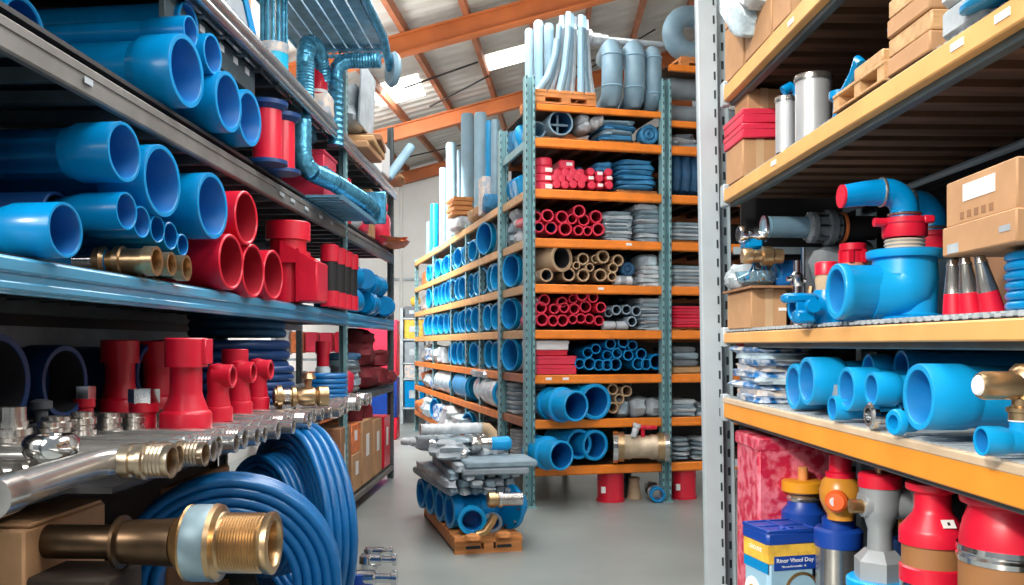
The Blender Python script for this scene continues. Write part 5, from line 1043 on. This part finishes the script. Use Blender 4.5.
# big blue tee
r = .075
t = T('big_tee','largest blue tee pipe with open mouth on the middle right shelf','fitting',RF,(.925,2.36,zm+.002))
MB().lathe([(0,-.18),(r*.93,-.17),(r*.95,-.03),(r,-.025),(r,-.003),(r*.97,0),(r*.80,0),(r*.78,-.006),(r*.72,-.12),(0,-.12)],34,tr(0,0,r+.004) @ AXN,mis=[0]*7+[1]*3).build('mouth_pipe',[SKY,SKYD],t)
m = MB(); m.tube([(.09,0,r),(.125,0,r),(.155,0,r*1.05),(.178,0,r*1.25),(.187,0,r*1.55),(.187,0,.178)],[r*.95,r*1.0,r*1.08,r*1.16,r*1.14,r*1.06],32)
m.lathe([(0,0),(r*1.0,0),(r*1.0,.01),(r*.85,.02),(r*.9,.10),(0,.10)],32,tr(.205,0,0)); m.build('elbow_body',SKY,t)
MB().lathe([(0,.165),(.095,.168),(.098,.174),(.098,.186),(.09,.19),(0,.19)],36,tr(.187,0,0)).build('top_flange',SKY,t)
MB().lathe([(.05,0),(.10,.0),(.10,.010),(.075,.016),(.05,.016)],32,tr(.212,-.005,0),loop=True).build('foot_flange',BLUE,t)
def bend_pipe(lab, x, y, z0, r, hz, reach, topz):
    t = T('elbow_pipe', lab, 'pipe', RF, (x,y,z0))
    m = MB()
    prof = [(0,0),(r*1.05,0)]
    for k in range(3): prof += [(r*1.15,.003+k*.010),(r*1.05,.008+k*.010)]
    m.lathe(prof+[(0,.033)],26).build('hose_bands',mat('beige band',(.58,.50,.40),.45,.2),t)
    MB().lathe([(0,.032),(r*1.2,.032),(r*1.25,.038),(r*1.25,.066),(r*1.32,.070),(r*1.32,.082),(r*1.1,.086),(0,.086)],28).build('red_coupling',RED,t)
    MB().lathe([(0,0),(.012,0),(.012,.03),(0,.03)],10,tr(-r*1.25,-.01,.072) @ AXN).box(r*.9,-r*.9,.076,.03,.03,.02,.004).build('coupling_lug',RED,t)
    R_ = r*1.15
    pts = [(0,0,.085),(0,0,hz-R_-.005)]+[(-R_+R_*math.cos(a),0,hz-R_+R_*math.sin(a)) for a in [PI/2*k/8 for k in range(9)]]+[(-R_-reach*.5,-.0,hz-.004),(-R_-reach,-.0,hz-.012)]
    MB().tube(pts,[r*.84]+[r*.80]*(len(pts)-3)+[r*.72,r*.66],26).build('elbow',BLUE,t)
    MB().ring(r*.80,.004,28,8,tr(-R_-.01,0,hz) @ AX).build('clip_ring',STEEL,t); MB().ring(r*.86,.004,28,8,tr(0,0,.095)).build('clip_ring',STEEL,t)
    MB().lathe([(0,0),(r*.68,0),(r*.68,.006),(0,.006)],24,tr(-R_-reach,0,hz-.012) @ AXN).build('red_end',RED,t)
bend_pipe('blue elbow pipe with red coupling standing on the big blue tee', 1.112, 2.36, zm+.193, .046, .155, .115, 0)
S('grey_drum','pale blue drum under the second elbow pipe, behind the big tee','drum', MB().lathe([(0,0),(.075,0),(.075,.18),(.06,.19),(0,.19)],24), DUCTG, RF, (1.33,2.64,zm))
bend_pipe('second blue elbow pipe with red coupling, behind the cardboard box', 1.33, 2.64, zm+.193, .05, .17, .02, 0)
p = ry(855,262,2.72); t = T('red_capped_fitting','red crown-capped fitting just behind the big blue tee mouth','fitting',RF,(1.12,2.72,zm)); MB().lathe([(0,0),(.045,0),(.04,.15),(0,.15)],22).build('stem',BLUED,t); MB().lathe([(0,.15),(.036,.15),(.04,.165),(.036,.19),(0,.19)],22).build('tan_ring',mat('salmon ring',(.60,.25,.16),.5),t); m = MB().lathe([(0,.19),(.036,.19),(.034,.225),(.04,.23),(.04,.25),(.02,.252),(0,.25)],22)
for k in range(6): a=2*PI*k/6; m.box(.038*math.cos(a),.038*math.sin(a),.21,.012,.012,.04)
m.build('red_cap',RED,t)
# cones
for i,(px,base,lean,ly) in enumerate(((950,318,-.04,0),(967,317,-.13,0),(988,317,-.24,0))):
    y = 1.90-.055*i; x = RF.ony(px, 345, y).x
    t = T('nozzle_cone','silver cone with red base, %s of three beside the blue hose coil' % ['left','middle','right'][i],'cone',RF,(x+.01,y,zm+.004),0,'silver cones with red bases',0,lean)
    MB().lathe([(0,0),(.024,0),(.020,.045),(0,.045)],22).build('red_base',RED,t); MB().lathe([(0,.044),(.0202,.044),(.0125,.10),(.0135,.102),(.0135,.106),(.0115,.109),(.0105,.118),(0,.12)],22).build('silver_top',STEEL,t)
coil('blue hose coil stacked in six turns at right end of the shelf', RF, (1.085,1.665,zm+.002), .085, .010, 6, 2, BLUE)
MB
t = T('brass_nozzle','brass hose nozzle end peeping out of the blue hose coil','nozzle',RF,(.985,1.565,zm+.06)); MB().lathe([(0,0),(.012,0),(.014,.01),(.014,.03),(.01,.04),(0,.04)],16,AYN).build('body',BRASS,t)
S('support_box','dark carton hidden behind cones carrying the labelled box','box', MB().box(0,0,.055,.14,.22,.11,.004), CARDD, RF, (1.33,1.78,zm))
t = T('cardboard_box','cardboard box with white label resting above cones and blue coil','box',RF,(1.10,1.735,zm+.125),-.06)
MB().box(.02,0,.032,.31,.30,.062,.003).build('base_tray',CARD,t); MB().box(.02,0,.110,.30,.285,.096,.003).build('carton',CARD,t)
MB().box(-.1305,0,.125,.0015,.13,.035).build('label_patch',PAPER,t); m = MB()
for k in range(5): m.box(-.1305,.07-.03*k,.08,.001,.016,.014)
m.build('printed_marks',CARDD,t); MB().box(-.1355,.1,.015,.001,.05,.02).build('grey_sticker',GREYL,t); MB().box(-.1355,-.11,.03,.001,.04,.012).build('grey_sticker',GREYL,t)
t = T('cardboard_box','opened brown carton standing behind the labelled cardboard box','box',RF,(1.33,1.98,zm+.19)); MB().box(0,0,.07,.2,.3,.14,.003).build('carton',CARDD,t); MB().box(-.11,0,.145,.06,.3,.004,0,rotm(0,-.2,0)).build('flap',CARD,t)
S('support_box','plain carton below the opened brown carton','box', MB().box(0,0,.092,.2,.3,.185,.004), CARDD, RF, (1.33,2.12,zm))
for i,(x,y) in enumerate(((1.38,1.7),(1.42,1.95))): S('film_sack','dark blue film lump, %s on top behind the labelled box' % ['nearer','farther'][i],'sack', MB().blob(0,0,.05,.2,.3,.1,.7,.2,240+i), NAVY, RF, (x,y,zm+.33-.0),0,'dark film lumps above the cartons')
# -- B shelf
zb = RL['B'][0]+.004
g = 'printed packs on the lower right shelf'
for i in range(9): S('printed_pack','flat printed blue and white pack, %s up in the heap by the post' % ORD[i],'pack', MB().blob(0,0,.013,.2,.36,.03,.35,.12,250+i), [PACK,CREAM,PACK,WRAP][i%4], RF, (1.06+.012*(i%2),3.32+.02*(i%3),zb+.0225*i),.06*((i%3)-1),g)
S('red_cloth','small crumpled red cloth on the heap of printed packs','cloth', MB().blob(0,0,.02,.08,.12,.05,.7,.2,260), MAROON, RF, (1.0,3.44,zb+.205))
def coupl(lab, px, py, rp_, x, ln, body=.85, cols=(SKY,SKYD), bln=None, name='pipe_socket', ri=.8, n=32, grp='blue sockets on the lower right shelf', deep=.5):
    p = RF.onx(px, py, x); r = rp_*RF.dep(p)/FOC; p.z = max(p.z, zb+r+.005)
    t = T(name, lab, 'fitting', RF, p, .0, grp)
    sl = r*1.35
    MB().lathe([(r*body,-sl-.012),(r*.98,-sl),(r,-sl+.01),(r,-.003),(r*.98,0),(r*(ri+.02),0),(r*ri,-.003),(r*(ri-.06),-sl*deep*2),(0,-sl*deep*2)],n,AXN @ tr(0,0,0),mis=[0]*6+[1]*3).build('socket',list(cols),t)
    MB().lathe([(0,-sl*.95),(r*body,-sl*.95),(r*body,-ln),(0,-ln)][::-1],n,AXN).build('body',cols[0],t)
    return t,p,r
coupl('rear of the two blue ring sockets next to the printed packs',793,389,23,.965,.14,.9)
coupl('front of the two blue ring sockets next to the printed packs',806,381,24,.945,.22,.85)
coupl('medium blue socket behind the small threaded nipple',846,389,22,.945,.2,.85)
coupl('blue socket lying farther back above the medium socket, only rim seen',868,368,14,1.05,.2,.9)
coupl('small blue socket at the foot of the medium blue socket',832,412,12.5,.93,.16,.88)
coupl('blue socket resting over the clear threaded nipple',871,389,17,.94,.16,.82)
coupl('long blue pipe behind the largest socket, lower right shelf',901,367,17,1.09,.4,.95)
t,p,r = coupl('largest blue socket pipe on the lower right shelf',918,397,33.5,.925,.45,.93)
t,p,r = coupl('blue pipe tee with brass valve at right end of lower shelf',981,441,15,.90,.16,.85)
MB().lathe([(0,0),(r*.72,0),(r*.72,r*1.35),(0,r*1.35)],24,tr(.075,0,0)).build('riser',SKY,t); MB().lathe([(r*.7,0),(r*.78,0),(r*.78,.004),(r*.7,.004)],24,tr(.075,0,r*1.3),loop=True).build('white_gasket',PAPER,t)
t3 = T('brass_valve','brass valve with white tip mounted on the blue pipe tee','valve',RF,(p.x+.075,p.y,p.z+r*1.4)); k = r
MB().lathe([(0,0),(k*.8,0),(k*.8,k*.5),(k*.95,k*.55),(k*.95,k*.8),(k*.6,k*.95),(k*.6,k*1.4),(0,k*1.4)],24).build('neck',BRASS,t3)
MB().box(.012,0,k*2.5,k*2.0,k*1.9,k*2.5,k*.45).build('body',BRASS,t3)
MB().lathe([(0,0),(k*.95,0),(k*.95,k*2.6),(k*.8,k*2.9),(0,k*2.9)],24,tr(0,0,k*2.3) @ AXN).build('barrel',BRASS,t3); MB().lathe([(0,k*2.88),(k*.72,k*2.88),(k*.6,k*3.05),(0,k*3.05)],20,tr(0,0,k*2.3) @ AXN).build('white_tip',PAPER,t3)
p = RF.onx(868,424,.935); t = T('threaded_nipple','clear threaded nipple lying before the largest blue socket','fitting',RF,(p.x,p.y,zb+.036)); MB().lathe([(0,.02),(.015,.02),(.015,0),(.022,0),(.027,.004),(.027,.014),(.02,.016),(.018,.02),(.017,.05),(.02,.055),(.026,.058),(.026,.075),(0,.075)],20,AX @ Matrix.Scale(1.25,4)).build('body',CHROME,t)
p = RF.onx(893,426,.925); t = T('union_ring','bright blue union ring leaning against the largest socket','fitting',RF,(p.x,p.y,zb+.033),.2); MB().lathe([(.018,0),(.028,0),(.031,.004),(.031,.018),(.024,.02),(.024,.055),(0,.055),(0,.03),(.018,.03)],12,AX,loop=True).build('ring',SKY,t)
S('brass_plug','small brass plug between ring sockets and medium socket','plug', MB().lathe([(0,0),(.012,0),(.018,.006),(.018,.02),(.012,.024),(.012,.05),(0,.05)],16,AX), BRASS, RF, (1.02,2.58,zb+.115)) 
S('grey_drum','grey drum behind the small brass plug on the lower right shelf','drum', MB().lathe([(0,0),(.05,0),(.05,.095),(0,.095)],20), GREYC, RF, (1.05,2.58,zb))
# -- low shelf
zl = RL['low'][0]+.006
t = T('storage_bin','large mottled red lidded bin by the post on the bottom right shelf','bin',RF,(1.10,3.32,zl)); MB().box(0,0,.31,.27,.28,.62,.008).build('bin_body',CAMO,t); MB().box(0,0,.635,.285,.295,.05,.008).build('lid',CAMO,t)
t = T('carton','white and orange carton at the foot of the red bin','box',RF,(.96,3.06,zl)); MB().box(0,0,.06,.08,.14,.12,.004).build('carton',CREAM,t)
# printed tub with blue lid
t = T('product_tub','yellow and blue printed tub with recessed royal blue lid','tub',RF,(.965,2.95,zl),.22); h=.405
sx,sy=.18,.165
MB().box(0,0,h*.45,sx*.96,sy*.96,h*.9,.012).build('tub_body',[ICE],t)
m = MB(); m.box(0,0,h*.897,sx*1.03,sy*1.03,.05,.010); m.box(-sx*.49,0,h*.955,.008,sy,.012,.002).box(sx*.49,0,h*.955,.008,sy,.012,.002).box(0,-sy*.49,h*.955,sx,.008,.012,.002).box(0,sy*.49,h*.955,sx,.008,.012,.002).box(0,0,h*.955,.010,sy,.012,.002).box(0,0,h*.955,sx,.010,.012,.002).box(0,-sy*.25,h*.953,.05,.02,.016,.003); m.build('lid',LIDB,t)
yy=-sy*.482; m = MB().box(0,yy,h*.79,sx*.95,.002,.075).box(-sx*.482,0,h*.79,.002,sy*.95,.075); m.build('yellow_band',YELL,t)
bn = MB().box(.010,yy-.001,h*.70,sx*.84,.002,.046).build('navy_banner',LIDB,t)
text_mesh('lettering','Rinor Vhool Doy',.0195,PAPER,bn,tr(.010,yy-.0025,h*.72) @ rotm(PI/2,0,0)); text_mesh('lettering','No-cos-fo-c-onefer  -R',.0095,PAPER,bn,tr(.006,yy-.0025,h*.672) @ rotm(PI/2,0,0))
text_mesh('lettering','CUOUIUE',.019,PAPER,t,tr(-sx*.482-.0015,0,h*.79) @ rotm(0,0,-PI/2) @ rotm(PI/2,0,0))
MB().lathe([(.052,0),(.062,0),(.062,.003),(.052,.003)],36,tr(.035,yy-.001,h*.47) @ AYN,loop=True).build('printed_ring',BRONZE,t); MB().lathe([(0,0),(.053,0),(.053,.002),(0,.002)],36,tr(.035,yy-.001,h*.47) @ AYN).build('printed_disc',ICE,t)
MB().lathe([(0,0),(.05,0),(.05,.002),(0,.002)],30,tr(-sx*.481,.02,h*.42) @ AXN).build('printed_disc',PAPER,t); MB().lathe([(0,0),(.024,0),(.024,.003),(0,.003)],30,tr(-sx*.481,.02,h*.42) @ AXN).build('printed_dot',YELL,t)
MB().box(-sx*.482,0,h*.66,.002,sy*.95,.035,0).build('blue_swoosh',BLUE,t)
# jug behind with amber cap
def lowat(px, y): return RF.ony(px, 345, y).x
t = T('capped_drum','dark blue drum with amber disc cap and brown nub','drum',RF,(lowat(803,3.14),3.14,zl-.0)) ; y0=3.2
MB().lathe([(0,0),(.075,0),(.075,.40),(.055,.425),(.05,.47),(0,.47)],26).build('body',LIDB,t); MB().lathe([(0,.44),(.055,.44),(.06,.45),(.05,.465),(.055,.475),(0,.475)],24).build('steel_ring',STEEL,t); MB().lathe([(0,.47),(.068,.47),(.074,.475),(.074,.508),(.066,.513),(0,.513)],28).build('cap',YEL,t); cp_ = [c for c in t.children if c.name.split('.')[0] == 'cap'][0]; MB().lathe([(0,.51),(.018,.51),(.018,.555),(.014,.56),(0,.56)],16).build('nub',PALW,cp_)
t = T('capped_drum','silver drum with royal blue lid beside the printed tub','drum',RF,(lowat(842,2.75),2.78,zl)); r=.072
MB().lathe([(0,0),(r*.95,0),(r*.95,.37),(0,.37)],26).build('body',STEEL,t); MB().lathe([(0,.36),(r,.36),(r*1.03,.37),(r*1.03,.41),(r*.9,.42),(r*.7,.42),(r*.68,.45),(0,.45)],26).build('lid',LIDB,t)
t = T('ball_valve','amber ball valve with red cap standing above the blue lid','valve',RF,(lowat(838,2.76),2.74,zl+.452)); 
MB().lathe([(0,0),(.04,.0),(.04,.015),(.05,.03),(.062,.06),(.064,.09),(.055,.12),(.035,.14),(0,.14)],26).build('ball',OBALL,t); MB().lathe([(0,.13),(.045,.13),(.045,.145),(.034,.15),(.034,.2),(0,.2)],24).build('red_cap',RED,t)
MB().lathe([(0,.045),(.025,.045),(.034,.055),(.034,.066),(.026,.076),(0,.078)],22,tr(0,-.005,.065) @ rotm(PI/2,0,0) @ rotm(0,-.6,0)).build('orange_disc',mat('orange red disc',(.8,.12,.02),.4),t); MB().lathe([(0,.0),(.014,.0),(.014,.004),(0,.004)],12,tr(-.045,-.062,.065) @ rotm(PI/2,-.6,0)).build('white_dot',PAPER,t)
t = T('bucket','bright blue bucket under the grey valve body, bottom right','bucket',RF,(lowat(880,2.36),2.36,zl)); r=.083
MB().lathe([(0,0),(r*.85,0),(r*.95,.33),(0,.33)],30).build('body',SKY,t); MB().lathe([(r*.9,.315),(r*1.02,.318),(r*1.02,.335),(r*.97,.34),(r*1.04,.345),(r*1.04,.365),(r*.97,.37),(0,.366)],32).build('rim',SKY,t)
t = T('cast_valve','grey cast valve with red cap standing on the blue bucket','valve',RF,(lowat(880,2.36),2.36,zl+.368)); k=1
MB().lathe([(0,0),(.068,0),(.068,.05),(.04,.078),(0,.078)],6,rotm(0,0,.35)).build('hex_foot',GREYV,t)
MB().lathe([(0,.07),(.033,.07),(.031,.13),(.04,.16),(.05,.175),(.053,.2),(.053,.25),(0,.25)],28).build('stem',GREYV,t)
MB().lathe([(0,-.055),(.02,-.055),(.035,-.05),(.042,-.03),(.042,.07),(.05,.075),(.05,.085),(0,.085)],26,tr(0,0,.2) @ AX).build('cross_body',GREYV,t)
MB().lathe([(0,0),(.017,0),(.019,.005),(.019,.035),(0,.037)],16,tr(-.05,-.01,.195) @ AXN).build('brass_plug',BRONZE,t)
MB().lathe([(0,.245),(.056,.245),(.056,.278),(.05,.283),(0,.283)],28).build('red_cap',RED,t); cp_ = [c for c in t.children if c.name.startswith('red_cap')][0]; MB().lathe([(0,.28),(.012,.28),(.012,.305),(0,.305)],14).build('brass_stem',BRASS,cp_)
MB().lathe([(0,.085),(.048,.085),(.052,.09),(.052,.1),(.046,.105),(.052,.11),(.052,.12),(.044,.125),(0,.125)],24,tr(0,0,.2) @ AX,mis=[0,0,0,0,1,1,1,1,1]).build('side_coupling',[STEEL,RED],t); MB().lathe([(0,.12),(.04,.12),(.04,.21),(0,.21)],22,tr(0,0,.2) @ AX).build('dark_spout',BOREK,t)
t = T('capped_drum','dark blue drum with yellow ring in shadow behind the valve body','drum',RF,(1.22,2.5,zl)); MB().lathe([(0,0),(.07,0),(.07,.44),(0,.44)],24).build('body',NAVY,t); MB().lathe([(0,.44),(.055,.44),(.055,.49),(0,.49)],24).build('yellow_ring',YEL,t)
# red topped drums
t = T('flanged_drum','brown drum with red flanged top and white sticker','drum',RF,(lowat(937,2.08),2.10,zl)); r=.076
MB().lathe([(0,0),(r*.92,0),(r*.92,.525),(0,.525)],34).build('body',BROWN,t); MB().lathe([(r*.9,.43),(r*.99,.43),(r*.99,.465),(r*.9,.47)],34,loop=True).build('red_band',RED,t); MB().lathe([(r*.9,.405),(r*.97,.405),(r*.97,.43),(r*.9,.43)],34,loop=True).build('silver_band',CHROME,t)
MB().lathe([(0,.52),(r,.52),(r,.55),(r*.97,.557),(r*.6,.592),(r*.55,.605),(r*.55,.64),(r*.78,.648),(r*.8,.652),(r*.8,.664),(0,.668)],36).build('red_top',RED,t)
MB().box(0,0,0,.03,.002,.022).box(0,-.0012,0,.006,.001,.008,mi=1).build('sticker',[PAPER,DARK],t,tr(.006,-r*.815,.577) @ rotm(-.72,0,0))
t = T('flanged_drum','brown drum with red domed top and silver ring at lower right corner','drum',RF,(lowat(1014,1.84),1.86,zl)); r=.1
MB().lathe([(0,0),(r*.95,0),(r*.97,.54),(0,.54)],36).build('body',BROWN,t); MB().lathe([(r*.9,.535),(r*1.0,.535),(r*1.02,.546),(r*.98,.552),(r*1.02,.558),(r*1.0,.569),(r*.9,.569)],36,loop=True).build('silver_ring',CHROME,t)
MB().lathe([(0,.56),(r*.95,.56),(r*.96,.575),(r*.88,.62),(r*.78,.645),(r*.78,.652),(r*.93,.658),(r*.95,.662),(r*.95,.673),(0,.676)],36).build('red_top',RED,t)

# ================================================================== FAR END OF THE AISLE
Bk = lambda px, py, Y: Vector(((px-CX)/FOC*Y, Y, CAM_H+(HY-py)/FOC*Y))
t = T('locker_shelf','narrow pale shelf unit against the far white wall','shelf',W,(-1.85,17.0,0)); m = MB()
for sx in (-.24,.24): m.box(sx,0,1.1,.05,.4,2.2)
m.box(0,.2,1.1,.5,.02,2.2); m.build('frame',GREYL,t)
for z in (.3,.85,1.15,1.6,2.0): MB().box(0,0,z,.46,.4,.03).build('shelf_board',GREYL,t)
for lab,z,h,mt in (('blue crate on the lowest board of the pale locker shelf',.315,.5,BLUE),('cream carton on the second board of the pale locker shelf',.865,.26,CREAM),('grey carton in the middle of the pale locker shelf',1.165,.4,GREYC),('yellow printed carton in the pale locker shelf',1.615,.37,YELL),('dark grey bin on the upper board of the pale locker shelf',2.015,.22,GREYD)):
    S('carton',lab,'box',MB().box(0,0,h/2,.38,.3,h,.01).box(0,-.151,h/2,.2,.003,h*.3,mi=1),[mt,GREYL],W,(-1.85,16.97,z))
S('lamp_globe','small yellow globe on top of the pale locker shelf','lamp',MB().blob(0,0,.1,.2,.2,.2,.95),YELL,W,(-1.85,17.0,2.235)); 
for i,(z,mt,lab) in enumerate(((0,RED,'red carton on the floor just past the left rack end'),(.35,LIDB,'dark blue drum above the floor carton past the left rack end'),(1.0,PINK,'pink red tall carton past the left rack end'))):
    S('carton',lab,'box',MB().box(0,0,[.175,.32,.45][i],.6,.4,[.35,.64,.9][i],.02),mt,W,(-2.12,14.2,z))
t = T('goods_shelf','shelf of red and pink packs far behind the left rack','shelf',W,(-2.75,12.3,0)); m = MB()
for z in (.1,.7,1.3,1.9): m.box(0,0,z,1.0,.5,.03)
for sx in (-.5,.5): m.box(sx,0,1.05,.05,.5,2.1)
m.build('frame',GREYL,t)
q = random.Random(4)
for zi,z in enumerate((.117,.717,1.317)):
    for i in range(5): S('red_pack','red or pink pack on the far goods shelf, %s from left, %s board' % (ORD[i],['bottom','middle','top'][zi]),'pack',MB().box(0,0,.2,.17,.3,q.uniform(.25,.42),.02),[PINK,RED,WRAPW,INSTR,PINK][(i+zi)%5],W,(-3.15+.2*i,12.3,z+.02),0,'packs on the far goods shelf')

# ================================================================== LIGHT
def area(name, loc, rot, sx, sy, power, col=(1,1,1)):
    l = bpy.data.lights.new(name, 'AREA'); l.shape = 'RECTANGLE'; l.size = sx; l.size_y = sy; l.energy = power; l.color = col
    o = bpy.data.objects.new(name, l); COL.objects.link(o); o.location = loc; o.rotation_euler = rot; return o
area('fill_light', (-.2, 5.0, 5.15), (0,0,0), 1.4, 8.3, 330, (1,.98,.95))  # added fill lamp over the aisle, kept out of view
area('fill_light', (-2.6, -.8, 4.0), Vector((.62,.62,-.42)).to_track_quat('-Z','Y').to_euler(), 3.0, 2.5, 190, (1,.97,.93))  # added fill from behind left, brightens the right rack
area('fill_light', (-1.9, 13.0, 4.85), (math.radians(38),0,0), 1.0, 4.0, 520, (1,.98,.95))  # added fill to brighten the far wall
area('roof_fill', (.6, 9.5, 4.55), (PI,0,0), 1.2, 2.6, 55, (1,.97,.92))  # added upward fill that only brightens the roof, no real lamp
area('roof_fill', (-2.2, 9.5, 4.2), (PI,0,0), .8, 4.0, 80, (1,.97,.92))  # second added upward fill for the roof
area('fill_light', (1.7, 3.4, 3.95), Vector((-1,.12,-.42)).to_track_quat('-Z','Y').to_euler(), 3.0, .8, 75, (1,.98,.95))  # added fill above the right rack, brightens the left rack goods
sun = bpy.data.lights.new('sun','SUN'); sun.energy = 2.6; sun.angle = math.radians(4); sun.color = (1,.93,.82)
so = bpy.data.objects.new('sun', sun); COL.objects.link(so)
so.rotation_euler = Vector((.62,.62,-.48)).to_track_quat('-Z','Y').to_euler()
w = bpy.data.worlds.new('world'); scene.world = w; w.use_nodes = True
w.node_tree.nodes['Background'].inputs['Color'].default_value = (.85,.93,1,1); w.node_tree.nodes['Background'].inputs['Strength'].default_value = .28
